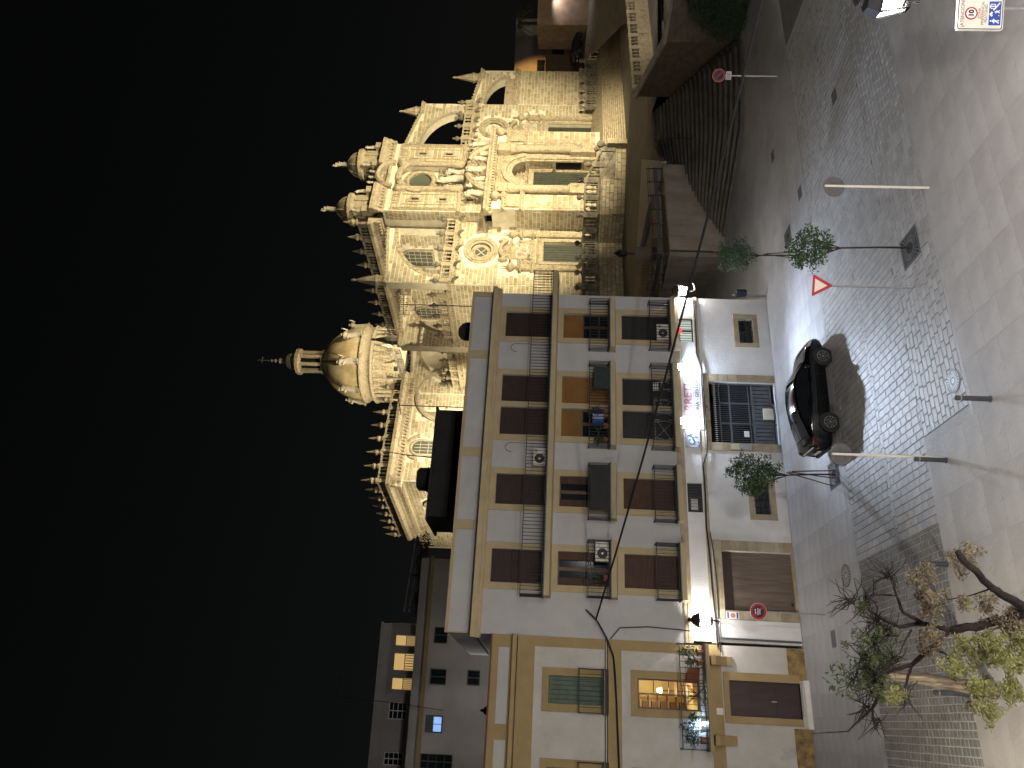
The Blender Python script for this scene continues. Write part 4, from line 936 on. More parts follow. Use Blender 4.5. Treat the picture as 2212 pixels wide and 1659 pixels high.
# broad stair to the right-hand doors, step by step
NS = 11
sg = MB(); sg.quad((13.6,-3.2,5.2),(38.5,-3.0,5.2),(38.5,.2,6.3),(13.6,.2,6.3)); stair = sg.build('landing', CARVE, cath)
for k in range(NS):
    f0, f1 = k/NS, (k+1)/NS; z1 = 3.3+1.9*f1; z0 = 3.3+1.9*f0-.02
    bl = lambda f: ((11.3+2.3*f, -9.6+6.4*f), (40, -6.7+3.7*f))
    (a0,b0),(a1,b1) = bl(f0); (c0,d0),(c1,d1) = bl(min(1.02,f1+.02))
    mb = MB(); mb.add([(a0,b0,z0),(a1,b1,z0),(a1,b1,z1),(a0,b0,z1),(c0,d0,z1),(c1,d1,z1)],[(0,1,2,3),(3,2,5,4)]); mb.build('step', CARVE, stair)
MB().box(11.0,11.75,-10.1,-9.1,3.2,5.3).build('stair_pier', CARVE, cath); link(shape(*BALF),'finial',cath,(11.4,-9.6,5.3),scale=1.5)
balustrade(cath, [(28.2,-1.3,5.75),(37.4,-1.5,5.75)], 1.45, 1.9, GREYST, BALF, nb=3, rail=.2)
balustrade(cath, [(37.4,-1.5,5.4),(40.5,-5.5,4.0)], 1.4, 1.8, CARVE, BALF, nb=2, rail=.2)
# ---------------------------------------------------------------- left bay
def bay(a0, a1, z0, z1, door, circ, cr, nm):
    c = ((door[0]+door[1])/2)
    wb = backing(cath, front(0), a0,a1,z0,z1,[door],[(circ,cr)], nm, MORTAR, .6)
    stones(wb, front(0), a0,a1,z0,z1, both(rect_out((door[0]-.45,door[1]+.45,z0,door[3]+1.0),(c-3.2,c+3.2,12.4,16.2)), circ_out(circ,cr+.55)))
    # round window
    ring(wb, front(0), circ, cr-.02, cr+.22, .16,'window_ring'); ring(wb, front(0), circ, cr-.3, cr+.0, .02,'window_ring'); ring(wb, front(0), circ, cr+.24, cr+.52, .10,'window_ring'); ring(wb, front(-.0), circ, cr-.75, cr-.28, -.28,'window_ring', dback=-.5)
    pn = MB(); pn.prism([(circ[0]+(cr-.5)*math.cos(R(15*i)),circ[1]+(cr-.5)*math.sin(R(15*i))) for i in range(24)], .42,.46); pn = pn.build('round_pane', PANE_OLD, wb)
    g = MB()
    for k in (45,135): g.bar((circ[0]-1.1*math.cos(R(k)),.40,circ[1]-1.1*math.sin(R(k))),(circ[0]+1.1*math.cos(R(k)),.40,circ[1]+1.1*math.sin(R(k))),.09); 
    g.build('glazing_cross', STATM, wb)
    portal(c, door)
def portal(c, door):
    f = front(0); p = fbox(cath, f, door[0]-.42, door[0]-.02, door[2], door[3], -.3, .14, 'portal'); fbox(p, f, door[1]+.02, door[1]+.42, door[2], door[3], -.3, .14, 'jamb'); fbox(p, f, door[0]-.42, door[1]+.42, door[3]+.0, door[3]+.45, -.3, .16, 'lintel')
    w2 = (door[1]-door[0])/2
    dl = fbox(p, f, door[0], door[1], door[2], door[3], -.5, -.42, 'door', DOORG)
    nb = 8
    for i in range(nb):
        x0 = door[0]+(door[1]-door[0])*i/nb; fbox(p, f, x0+.02, x0+(door[1]-door[0])/nb-.02, door[2]+.05, door[3]-.03, -.42, -.385, 'door_board', DOORG)
    for s in (-1,1):
        cc = c+s*(w2+1.0)
        fbox(p, f, cc-.42, cc+.42, door[2], door[2]+1.5, -.02, .42, 'pedestal'); fbox(p, f, cc-.34, cc+.34, door[2]+1.5, 12.35, -.02, .30, 'pilaster')
        for j in range(6): fbox(p, f, cc-.22, cc+.22, 8.0+j*.72, 8.5+j*.72, .30, .36, 'carved_panel')
        fbox(p, f, cc-.46, cc+.46, 12.35, 12.75, -.02, .44, 'capital'); mould(p, f, cc-.5, cc+.5, 12.75, 13.05, .5, 'impost', CARVE, .12)
        fbox(p, f, cc-.4, cc+.4, 13.05, 14.0, -.02, .36, 'frieze_block'); relief(p, lambda u,z,d: f(u,z,d+.36), cc-.36,cc+.36,13.1,13.95,.1,8,8)
        mould(p, f, cc-.5, cc+.5, 14.0, 14.35, .6, 'entablature', CARVE, .15)
        link(shape('bulb_finial', [(.34,0),(.34,.15),(.14,.25),(.16,.4),(.42,.6),(.52,.85),(.42,1.1),(.2,1.25),(.08,1.35),(.06,1.9),(.02,2.0)], CARVE), 'finial', p, (cc,-.25,14.35))
        link(shape('flame_urn', URN, CARVE), 'urn', p, (c+s*.95*w2,-.3,15.6), scale=1.3)
    mould(p, f, c-w2-.5, c+w2+.5, 12.1, 12.5, .3, 'door_cornice', CARVE, .1)
    relief(p, f, c-w2-.35, c+w2+.35, 12.55, 13.0,.14, 24, 5)
    fbox(p, f, c-1.15, c+1.15, 12.95, 15.1, -.02, .14, 'relief_frame'); relief(p, lambda u,z,d: f(u,z,d+.14), c-.95,c+.95,13.1,14.95,.42,20,20, m=STATM)
    ring(p, f, (c,14.9), 1.35, 1.75, .5, 'curved_pediment', CARVE, 35, 145, 14); mould(p, f, c-1.6, c+1.6, 15.1, 15.4, .4, 'entablature', CARVE, .1); relief(p, f, c-1.1,c+1.1,15.4,16.2,.25,14,8)
    for s in (-1,1): relief(p, f, c+s*(w2+.45)-.28, c+s*(w2+.45)+.28, 11.2,12.1,.2,6,8); relief(p, f, c+s*1.45-.28,c+s*1.45+.28,13.0,14.6,.22,6,12)
bay(0, 9.4, 6.0, 21.7, (3.42,6.28,6.0,11.65), (4.95,18.65), 1.45, 'left_bay_wall')
ob = backing(cath, front(0), -9, 0, 5, 16.4, name='left_aisle_wall'); stones(ob, front(0), -2.5, 0, 5, 16.4); mould(ob, front(0), -9, -.05, 16.4, 17.0, .5, ext=0)
MB().quad((-9,0,16.9),(0,0,16.9),(0,60,16.9),(-9,60,16.9)).build('aisle_roof', GREYST, cath)
def gallery(a0, a1, z, nm, skip=()):
    mould(cath, front(0), a0, a1, z-.55, z, .55, nm, CARVE, 0)
    balustrade(cath, [(a0+.1,-.35,z),(a1-.1,-.35,z)], 1.05, 2.1, CARVE, ('gallery_urn', URN, GREYST), nb=3, wd=.30, fs=1.25, rail=.14)
    n = round((a1-a0)/2.1)
    for i in range(n+1):
        a = a0+.1+(a1-a0-.2)*i/n; mb = MB(); mb.tube([(a,-.2,z-.35),(a,-.6,z-.45),(a,-.95,z-.8),(a,-1.05,z-1.05)],[.18,.2,.17,.1],6); mb.build('gargoyle', GREYST, cath)
gallery(0, 9.3, 21.7, 'gallery_cornice')
# ---------------------------------------------------------------- quarter-arch buttress walls
def inpoly(poly):
    def f(u,z):
        c = False; n = len(poly)
        for i in range(n):
            (x0,y0),(x1,y1) = poly[i], poly[i-1]
            if (y0 > z) != (y1 > z) and u < (x1-x0)*(z-y0)/(y1-y0)+x0: c = not c
        return c
    return f
def buttress(b, th, p0, p1, an, zb, zp, zn, zs, zc, pin=None, nm='buttress', do_st=True, pm=CARVE, ah=None):
    """pier p0..p1 carrying a quarter arch that springs at zs and reaches zc at a = an"""
    arc = [(p1+(an-p1)*(1-math.cos(R(90*i/14))), zs+(zc-zs)*math.sin(R(90*i/14))) for i in range(15)]
    poly = [(p0,zb),(p1,zb)]+arc+[(an,zn),(p1,zp),(p0,zp)]
    mb = MB(); mp = lambda u,z,y: (u,y,z)
    # body built as strips so that the concave outline stays clean
    mb.prism([(p0,zb),(p1,zb),(p1,zp),(p0,zp)], b, b+th)
    for (x0,z0),(x1,z1) in zip(arc, arc[1:]):
        t0, t1 = [zp+(zn-zp)*(x-p1)/(an-p1) for x in (x0,x1)]
        mb.prism([(x0,z0),(x1,z1),(x1,t1),(x0,t0)], b, b+th)
    o = mb.build(nm, MORTAR, cath)
    if do_st: stones(o, front(b), min(p0,an), max(p0,an), zb, max(zp,zn), inpoly(poly))
    for (x0,z0),(x1,z1) in zip(arc, arc[1:]):
        dx, dz = x1-x0, z1-z0; L = math.hypot(dx,dz); nx, nz = -dz/L*.42, dx/L*.42
        if an < p1: nx, nz = -nx, -nz
        mb = MB(); e = .04
        mb.prism([(x0+dx*e,z0+dz*e),(x1-dx*e,z1-dz*e),(x1-dx*e+nx,z1-dz*e+nz),(x0+dx*e+nx,z0+dz*e+nz)], b-.09, b+.1); mb.build('voussoir', CARVE, o)
    # sloped coping with knobs, pier cap
    mb = MB(); mb.bar((p1,b+th/2,zp+.15),(an,b+th/2,zn+.15),th+.35,.3); mb.build('coping', CARVE, o)
    s = 1 if an > p1 else -1; n = int(abs(an-p1)/.55)
    for i in range(n):
        f = (i+.5)/n; link(shape('crocket', [(.12,0),(.16,.1),(.1,.2),(.02,.26)], STATM, 6), 'crocket', o, (p1+(an-p1)*f, b+.1, zp+(zn-zp)*f+.3))
    mould(o, front(b), min(p0,p1), max(p0,p1), zp-.2, zp+.3, .28, 'pier_cap', CARVE, .2)
    if pin: pinnacle(o, ((p0+p1)/2, b+th/2, zp+.3), pin, 1.35, True, pm)
    return o
buttress(0, 1.1, 0, 1.25, 8.0, 21.7, 28.6, 29.4, 23.0, 28.3, 3.9)
buttress(10.6, 1.1, -1.0, 1.3, 8.0, 16.5, 28.6, 29.4, 23.3, 28.4, 3.6, pm=GREYST)
buttress(21.5, 1.1, -1.0, 1.3, 8.0, 16.5, 28.9, 29.6, 23.6, 28.6, 3.8, pm=GREYST)
buttress(0, 1.1, 30.15, 28.35, 21.5, 21.5, 28.0, 29.4, 22.8, 27.7, 3.0)
buttress(0, 1.1, 37.2, 35.6, 30.2, 16.3, 20.8, 21.6, 17.0, 20.2, 3.9)
# ---------------------------------------------------------------- nave wall with windows, cornice, balustrade and pinnacles
def archwin(par, fr, u0, u1, z0, z1, dep=-.45, nm='window'):
    c = (u0+u1)/2; r = (u1-u0)/2
    o = ring(par, fr, (c,z1-r), r-.02, r+.3, .12, nm, CARVE, 0, 180, 14)
    fbox(o, fr, u0-.3,u0+.02,z0,z1-r,-.05,.12,'jamb'); fbox(o, fr, u1-.02,u1+.3,z0,z1-r,-.05,.12,'jamb'); fbox(o, fr, u0-.35,u1+.35,z0-.25,z0,-.05,.2,'sill')
    mb = MB(); k = 10; pts = [(u0,z0),(u1,z0)]+[(c+r*math.cos(R(180*i/k)),z1-r+r*math.sin(R(180*i/k))) for i in range(k+1)]
    mb.add([fr(*q,.015) for q in pts],[tuple(range(len(pts)))]); mb.build('pane', PANE_OLD, o)
    g = MB()
    for i in range(1,4): u = u0+(u1-u0)*i/4; g.bar(fr(u,z0,.03),fr(u,z1-r*.3,.03),.06)
    for i in range(1,5): z = z0+(z1-z0)*i/5; g.bar(fr(u0+.05,z,.03),fr(u1-.05,z,.03),.05)
    g.build('glazing_bars', STATM, o)
nw = backing(cath, flank(8.0), 0, 34, 16.5, 30.2, name='nave_wall')
WN = [(3.8,6.3),(14.7,16.9),(25.5,27.8)]
stones(nw, flank(8.0), 1.1, 21.5, 22.6, 29.8, both(*[rect_out((x-.4,y+.4,24.7,28.9)) for x,y in WN]))
for x,y in WN: archwin(nw, flank(8.0), x,y,25.0,28.5)
mould(nw, flank(8.0), -1.5, 34, 30.0, 31.6, .9, 'nave_cornice', CARVE, 0)
balustrade(nw, [(7.5,-1.0,31.6),(7.5,30.5,31.6)], 1.2, 2.42, GREYST, None, nb=4, wd=.3, name='nave_balustrade')
for i in range(13): pinnacle(nw, (7.5,1.1-2.42+2.42*i,32.8), 1.65, .85, False, (CARVE, GREYST)[i % 3 == 2])
MB().box(8,22,-.5,34,30.2,31.0).build('nave_roof', ROOFDARK, cath)
MB().quad((0,0,22.4),(8,0,22.4),(8,22,22.4),(0,22,22.4)).build('side_roof', GREYST, cath)
fw_ = backing(cath, flank(0), 0, 21.75, 12, 22.0, name='flank_wall'); stones(fw_, flank(0), .2, 21.5, 17.2, 21.8); mould(fw_, flank(0), 1.2, 21.6, 21.6, 22.2, .6, 'flank_cornice', CARVE, 0)
balustrade(fw_, [(-.3,1.6,22.2),(-.3,9.3,22.2)], 1.0, 2.0, CARVE, ('gallery_urn', URN, GREYST), nb=3, wd=.3, fs=1.3); balustrade(fw_, [(-.3,12.6,22.2),(-.3,20.6,22.2)], 1.0, 2.0, CARVE, ('gallery_urn', URN, GREYST), nb=3, wd=.3, fs=1.3)
for b in (5.8,16): ring(fw_, flank(0), (b,16.9), 2.4, 2.9, .2, 'lunette_arch', CARVE, 0, 180, 16)
# ---------------------------------------------------------------- transept
tw_ = backing(cath, front(21.75), -13.7, 8, 15, 29, name='transept_wall'); stones(tw_, front(21.75), -13.6, .2, 17, 28.2, rect_out((-10.3,-7.7,22,28.4),(-4.7,-3.5,22,27.3)))
archwin(tw_, front(21.75), -9.9,-8.1,22.5,27.7); fbox(tw_, front(21.75), -4.5,-3.7,22.5,27.0,-.05,.03,'narrow_window',GREYST); ring(tw_, front(21.75), (-9.0,26.8), 1.4, 1.8, .15, 'relieving_arch', CARVE, 0, 180, 14); ring(tw_, front(21.75), (-1.2,24.0), 3.6, 4.2, .25, 'blind_arch', CARVE, 0, 180, 18)
mould(tw_, front(21.75), -13.7, 1.0, 28.3, 30.2, 1.0, 'transept_cornice', CARVE, .9)
te = backing(cath, flank(-13.7), 21.75, 39.3, 15, 29, name='transept_end_wall'); stones(te, flank(-13.7), 21.9, 39.2, 17, 28.2, circ_out((29.0,24.5),2.2)); mould(te, flank(-13.7), 21.75, 39.3, 28.3, 30.2, 1.0, 'transept_cornice', CARVE, .9)
ring(te, flank(-13.7), (29.0,24.5), 1.4, 2.0, .2, 'window_ring'); mb = MB(); mb.add([flank(-13.7)(29.0+1.45*math.cos(R(15*i)),24.5+1.45*math.sin(R(15*i)),.03) for i in range(24)],[tuple(range(24))]); mb.build('round_pane', mat('rosy_glass',(.34,.17,.1),(.3,.15,.09),1,.5), te)
balustrade(tw_, [(-14.0,21.3,30.2),(.5,21.3,30.2)], 1.15, 1.95, CARVE, None, nb=3, wd=.3, name='transept_balustrade'); balustrade(te, [(-14.1,21.3,30.2),(-14.1,39.4,30.2)], 1.15, 2.6, CARVE, None, nb=3, wd=.3, name='transept_balustrade')
for i in range(8): pinnacle(tw_, (-14.0+1.95*i,21.3,31.4), 2.0, .9)
for i in range(1,8): pinnacle(te, (-14.1,21.3+2.6*i,31.4), 2.0, .9)
MB().box(-13.6,8,21.9,39.2,28.9,30.3).build('transept_roof', ROOFDARK, cath)
lw = backing(cath, flank(-13.6), 39.3, 46, 12, 28.2, name='sacristy_wall'); stones(lw, flank(-13.6), 39.4, 45.5, 20, 27.6); mould(lw, flank(-13.6), 39.3, 44.5, 27.6, 28.6, .7, 'sacristy_cornice', CARVE, .1)
# ---------------------------------------------------------------- dome
dm = MB().lathe([(5.5,29.0),(5.5,37.2)],24,(12,34.7,0),cap=False).build('drum', MORTAR, cath)
frd = lambda u,z,d: (12+(5.5+d)*math.cos(u/5.5), 34.7+(5.5+d)*math.sin(u/5.5), z)
stones(dm, frd, 5.5*math.pi*.72, 5.5*math.pi*1.78, 31.0, 36.9, bl=.7)
for i in range(16):
    a = 2*math.pi*i/16+.1
    for s in (-.09,.09): MB().lathe([(.28,30),(.26,30.5),(.22,36.1),(.3,36.5),(.3,37.1)],8,(12+5.75*math.cos(a+s),34.7+5.75*math.sin(a+s),0)).build('column', CARVE, dm)
    if i % 2:
        aw = a+math.pi/16; u = aw*5.5; fbox(dm, frd, u-.5,u+.5,32.0,35.2,-.05,.04,'drum_window',PANE_OLD); fbox(dm, frd, u-.7,u+.7,35.2,35.6,-.02,.25,'window_head')
MB().lathe([(5.5,37.1),(6.2,37.25),(6.25,37.5),(5.8,37.7),(5.8,38.7),(6.2,38.9),(6.25,39.2),(5.9,39.3)],32,(12,34.7,0),cap=False).build('drum_cornice', CARVE, dm, True)
prof = [(5.8*math.cos(R(t)),39.25+6.9*math.sin(R(t))) for t in range(0,74,6)]+[(1.6,46.0)]
sh_ = MB().lathe(prof,48,(12,34.7,0),cap=False).build('dome_shell', DOMEM, cath, True)
RIBM = mat('dark_lead_rib', (.10,.075,.035), (.07,.05,.025), 2, .5)
for i in range(8):
    a = 2*math.pi*i/8+.25; mb = MB(); mb.tube([(12+(r+.03)*math.cos(a),34.7+(r+.03)*math.sin(a),z) for r,z in prof],[.2]*(len(prof)-1)+[.1],6); mb.build('rib', RIBM, sh_)
    p = (12+5.85*math.cos(a),34.7+5.85*math.sin(a),39.2)
    statue(dm, p, 3.4, ph=i*1.3)
lt = MB().lathe([(1.95,45.5),(1.95,46.3),(1.6,46.4)],12,(12,34.7,0)).build('lantern', CARVE, cath)
for i in range(8):
    a = 2*math.pi*i/8; MB().box(-.2,.2,-.24,.24,0,3.4).build('lantern_pier', CARVE, lt, loc=(12+1.55*math.cos(a),34.7+1.55*math.sin(a),46.3), rotz=a)
MB().lathe([(1.2,46.3),(1.2,49.6)],12,(12,34.7,0)).build('lantern_core', DARKHOLE, lt)
MB().lathe([(1.7,49.6),(2.1,49.9),(2.1,50.4),(1.6,50.6),(1.5,50.9)],12,(12,34.7,0)).build('lantern_cornice', CARVE, lt)
MB().lathe([(1.3,50.9),(1.35,51.4),(1.1,52.0),(.6,52.5),(.3,52.8),(.35,53.1),(.5,53.3),(.3,53.6),(.15,53.8),(.3,54.1),(.12,54.4),(.25,54.7),(.08,55)],10,(12,34.7,0)).build('lantern_cap', GREYST, lt)
mb = MB(); mb.box(11.93,12.07,34.63,34.77,54.9,56.9); mb.bar((12-.55*CT.x,34.7,56.2),(12.55,34.7-.2,56.2),.13); mb.build('cross', IRONG, lt)
# ---------------------------------------------------------------- central frontispiece: lower storey
B1 = -2.5
lo = MB(); sides = [((8.4,B1),(12.8,B1)),((17.2,B1),(21.4,B1))]
cl = backing(cath, front(B1), 8.4, 21.4, 5.5, 18.2, [(12.8,17.2,5.5,16.3)], name='frontispiece_wall', m=CARVE, depth=.02)
mb = MB(); n = 18                                                    # the arch head and its soffit
for i in range(n):
    t0, t1 = math.pi*i/n, math.pi*(i+1)/n; q = lambda t, b: (15+2.2*math.cos(t), b, 14.1+2.2*math.sin(t))
    mb.quad(q(t0,B1),q(t1,B1),q(t1,-.5),q(t0,-.5)); p0, p1 = q(t0,B1), q(t1,B1); mb.quad(p0,p1,(p1[0],B1,16.3),(p0[0],B1,16.3))
for x in (12.8,17.2): mb.quad((x,B1,5.5),(x,-.5,5.5),(x,-.5,14.1),(x,B1,14.1))
mb.quad((12.8,-.5,5.5),(17.2,-.5,5.5),(17.2,-.5,16.4),(12.8,-.5,16.4)); arch = mb.build('portal_recess', CARVE, cath)
# front wall was cut as a rectangle up to the springing; cut tympanum look by a deep ring and dark soffit
ring(cath, front(B1), (15,14.1), 1.55, 2.15, .12, 'archivolt', CARVE, 0, 180, 24); ring(cath, front(B1), (15,14.1), 2.2, 2.75, .28, 'archivolt', CARVE, 0, 180, 24)
fbox(arch, front(-.5), 13.4,16.9,5.9,13.2,.02,.10,'door',DOORG)
for i in range(10): fbox(arch, front(-.5), 13.4+.35*i+.02, 13.4+.35*i+.33,5.95,13.1,.10,.14,'door_board',DOORG)
fbox(arch, front(-.5), 12.9,13.4,5.9,13.5,.02,.3,'jamb'); fbox(arch, front(-.5), 16.9,17.15,5.9,13.5,.02,.3,'jamb'); fbox(arch, front(-.5), 12.9,17.15,13.2,13.8,.02,.34,'lintel'); relief(arch, lambda u,z,d: front(-.5)(u,z,d+.05), 13.0,17.1,13.85,15.9,.5,26,16)
side = lambda u,z,d: (17.2-d, u, z)                                    # right reveal, faces the left
for z0,z1 in ((7.6,10.6),(11.2,13.8)):
    fbox(arch, side, -2.1,-.9,z0,z1,-.02,.05,'niche',DARKHOLE if z0 < 9 else CARVE); fbox(arch, side, -2.3,-2.1,z0-.2,z1+.3,-.02,.16,'niche_frame'); fbox(arch, side, -.9,-.7,z0-.2,z1+.3,-.02,.16,'niche_frame'); fbox(arch, side, -2.4,-.6,z1,z1+.4,-.02,.3,'niche_hood')  # lower niche coloured black for the shade inside it
for i in range(7):
    for r_ in (1.7,):
        pass
for s in (-1,1):
    cc = 15+s*3.35
    fbox(cl, front(B1), cc-.75,cc+.75,6.0,8.9,-.05,.75,'column_pedestal')
    MB().lathe([(.62,8.9),(.62,9.05),(.5,9.2),(.48,12),(.46,14.6),(.52,14.8),(.62,15.3),(.7,15.9),(.7,16.0)],16,(cc,B1-.42,0)).build('column', CARVE, cl, True)
    relief(cl, lambda u,z,d: front(B1)(u,z,d), cc+s*1.1-.45,cc+s*1.1+.45,9.2,15.6,.12,10,40)
    fbox(cl, front(B1), cc-.75,cc+.75,16.0,17.4,-.05,.8,'entablature_block')
    cp = 15+s*5.35
    pier = backing(cl, front(B1-.4), cp-1.15, cp+1.15, 5.5, 17.6, name='corner_pier'); stones(pier, front(B1-.4), cp-1.15,cp+1.15,6.0,14.0, ch=.62, bl=1.1)
    mb = MB(); mb.quad((cp-1.15,B1-.4,5.5),(cp-1.15,0,5.5),(cp-1.15,0,17.6),(cp-1.15,B1-.4,17.6)); mb.quad((cp+1.15,B1-.4,5.5),(cp+1.15,0,5.5),(cp+1.15,0,17.6),(cp+1.15,B1-.4,17.6)); mb.build('pier_side', MORTAR, pier)
    stones(pier, flank(cp-1.15), B1-.35, 0, 6.0, 15.0)
    for j in range(8): fbox(pier, front(B1-.4), cp-.95,cp-.35,7.2+j*.82,7.85+j*.82,.03,.09,'carved_panel')
    mould(pier, front(B1-.4), cp-1.15,cp+1.15,14.0,14.5,.4,'pier_cornice',CARVE,.3); fbox(pier, front(B1-.4), cp-.95,cp+.95,14.5,16.0,-.02,.25,'frieze_block'); mould(pier, front(B1-.4), cp-1.15,cp+1.15,16.0,16.5,.5,'pier_cornice',CARVE,.3)
    link(shape(*('pier_orb', BALL, CARVE)),'orb',pier,(cp+.5,B1-.8,16.5),scale=1.8)
mould(cl, front(B1), 8.2, 21.6, 17.5, 18.5, 1.0, 'main_cornice', CARVE, .3)
relief(cl, front(B1), 12.4,17.6,16.6,17.5,.3,40,8); MB().box(8.2,21.6,B1-.2,0,18.4,18.6).build('ledge', CARVE, cl)
# broken curved pediment with figures
ring(cath, front(B1+.3), (15,17.2), 3.4, 4.0, .9, 'curved_pediment', CARVE, 20, 72, 12); ring(cath, front(B1+.3), (15,17.2), 3.4, 4.0, .9, 'curved_pediment', CARVE, 108, 160, 12)
relief(cl, front(B1+.2), 12.2,17.8,18.5,21.0,.9,36,22)
for a, h in ((12.4,2.3),(13.3,2.0),(16.7,2.0),(17.6,2.3),(15.0,2.6),(19.2,2.4),(11.0,2.4)): statue(cl, (a,B1-.25,18.5), h, ph=a)
# ---------------------------------------------------------------- central frontispiece: upper storey and turrets
B2 = -1.5
up = backing(cath, front(B2), 9.3, 20.5, 18.4, 30.2, [(12.7,16.9,21.0,29.4)], name='upper_frontispiece', depth=1.0)
stones(up, front(B2), 9.4, 12.6, 19.0, 29.6, ch=.55, bl=1.05); stones(up, front(B2), 17.0, 20.4, 19.0, 29.6, ch=.55, bl=1.05)
mb = MB(); mb.quad((9.3,B2,18.4),(9.3,2,18.4),(9.3,2,30.2),(9.3,B2,30.2)); mb.quad((20.5,B2,18.4),(20.5,2,18.4),(20.5,2,30.2),(20.5,B2,30.2)); mb.quad((12.7,-.5,21),(16.9,-.5,21),(16.9,-.5,29.4),(12.7,-.5,29.4)); mb.build('return_wall', MORTAR, up)
stones(up, flank(9.3), B2, 0, 18.6, 30.0, ch=.55)
ring(up, front(-.5), (14.9,26.6), 1.35, 1.75, .35, 'window_arch', CARVE, 0, 360, 28); ring(up, front(B2), (14.9,26.6), 2.1, 2.75, .3, 'window_arch', CARVE, -10, 190, 24); ring(up, front(-.5), (14.9,26.6), 1.75, 2.05, .18, 'window_arch', CARVE, 0, 360, 28)
mb = MB(); mb.add([(14.9+1.38*math.cos(R(15*i)),-.53,26.6+1.38*math.sin(R(15*i))) for i in range(24)],[tuple(range(24))]); mb.build('round_pane', PANE_OLD, up)
relief(up, front(-.5), 12.9,16.7,21.2,24.6,.7,30,26); statue(up, (14.9,-1.15,21.4), 3.2, .7); statue(up,(13.6,-1.15,21.4),2.3,2.1); statue(up,(16.2,-1.15,21.4),2.3,3.3)
for a in (12.75,16.85): MB().lathe([(.42,21.2),(.42,22.6),(.32,22.8),(.28,28.2),(.4,28.6),(.45,29.2)],12,(a,B2-.15,0)).build('column', CARVE, up, True)
for s, x0 in ((-1,9.75),(1,17.35)):                                     # framed panels and slit windows on both towers
    for u0,u1,z0,z1 in ((0,.75,28.5,29.3),(1.0,1.75,28.5,29.3),(2.0,2.7,28.5,29.3),(0,.6,22.0,28.2),(2.1,2.7,22.0,28.2),(.8,1.9,19.2,21.2)):
        g = MB(); t = .09
        for a,b,c,d in ((u0,u0+t,z0,z1),(u1-t,u1,z0,z1),(u0+t,u1-t,z0,z0+t),(u0+t,u1-t,z1-t,z1)): g.box(x0+a,x0+b,B2-.12,B2-.02,c,d)
        g.build('panel_frame', CARVE, up)
    for z0 in (26.2,23.0,19.9):
        fbox(up, front(B2), x0+1.15,x0+1.5,z0,z0+.85,.03,.045,'slit_window',DARKHOLE); g = MB()
        for a,b,c,d in ((.95,1.15,z0-.25,z0+1.1),(1.5,1.7,z0-.25,z0+1.1),(1.15,1.5,z0-.25,z0),(1.15,1.5,z0+.85,z0+1.1)): g.box(x0+a,x0+b,B2-.16,B2-.02,c,d)
        g.build('slit_frame', CARVE, up)
for x in (9.42,12.35,17.1,20.1):
    fbox(up, front(B2), x-.02,x+.34,21.6,29.4,-.02,.10,'pilaster')
    for k in range(3): fbox(up, front(B2), x+.03+.1*k,x+.08+.1*k,21.9,29.0,.10,.15,'flute')
mould(up, front(B2), 9.3, 12.75, 21.2, 21.7, .35, 'tower_band', CARVE, .1); mould(up, front(B2), 16.9, 20.5, 21.2, 21.7, .35, 'tower_band', CARVE, .1)
mould(up, front(B2), 9.3, 12.75, 30.0, 31.6, .7, 'tower_cornice', CARVE, .35); mould(up, front(B2), 16.85, 20.5, 30.0, 31.6, .7, 'tower_cornice', CARVE, .35); mould(up, front(B2+.4), 12.6,17.0,29.5,30.4,.6,'centre_cornice',CARVE,0); ring(up, front(B2+.3), (14.9,29.6), 1.7, 2.2, .8, 'crown_arch', CARVE, 0, 180, 20); relief(up, front(B2+.4), 13.3,16.5,30.3,31.6,.3,20,10)
for a in (14.0,14.9,15.8): statue(up,(a,B2+.2,31.7),1.1,a,arm=False)
for cx_ in (11.05,18.65):
    t = MB().lathe([(1.85,31.5),(1.85,31.75),(1.6,31.8),(1.6,33.7),(1.7,33.9),(1.95,34.1),(1.95,34.5),(1.6,34.6)],20,(cx_,.3,0)).build('turret', STONE, cath)
    for i in range(10):
        a = 2*math.pi*(i+.5)/10; MB().box(-.1,.1,-.16,.16,0,1.9).build('turret_strip', CARVE, t, loc=(cx_+1.62*math.cos(a),.3+1.62*math.sin(a),31.8), rotz=a)
    pr = [(1.45*math.cos(R(q)),34.55+1.55*math.sin(R(q))) for q in range(0,84,9)]; c = MB().lathe(pr,24,(cx_,.3,0)).build('turret_dome', TURM, t, True)
    for i in range(8):
        a = 2*math.pi*i/8; MB().tube([(cx_+(r+.02)*math.cos(a),.3+(r+.02)*math.sin(a),z) for r,z in pr],.10,5).build('rib', CARVE, t)
    statue(t,(cx_,.3,36.05),2.0,cx_)
    for s in (-1.55,1.55): MB().box(cx_+s-.45,cx_+s+.45,-1.6,-.7,31.6,32.6).build('acroterion', CARVE, t); statue(t,(cx_+s,-1.15,32.6),1.4,s+cx_,arm=False)
# ---------------------------------------------------------------- right bay and outer aisle
bay(20.5, 30.15, 5.2, 21.0, (23.85,26.36,6.2,11.7), (25.5,18.6), 1.4, 'right_bay_wall'); gallery(20.6, 30.15, 21.4, 'gallery_cornice')
rb = backing(cath, front(0), 30.15, 37.2, 4.5, 16.2, name='right_aisle_wall'); stones(rb, front(0), 30.2, 37.15, 5, 15.8); mould(rb, front(0), 30.2, 37.2, 15.7, 16.4, .45, 'aisle_cornice', CARVE, .1); fbox(rb, front(0), 30.3,37.1,16.4,17.6,-.4,-.05,'aisle_parapet'); mb = MB(); mb.quad((37.2,0,4),(37.2,20,4),(37.2,20,16.2),(37.2,0,16.2)); mb.build('side_wall', MORTAR, rb)
mb = MB(); mb.quad((30.15,0,16),(30.15,3,16),(30.15,3,21.4),(30.15,0,21.4)); mb.build('side_wall', MORTAR, rb)
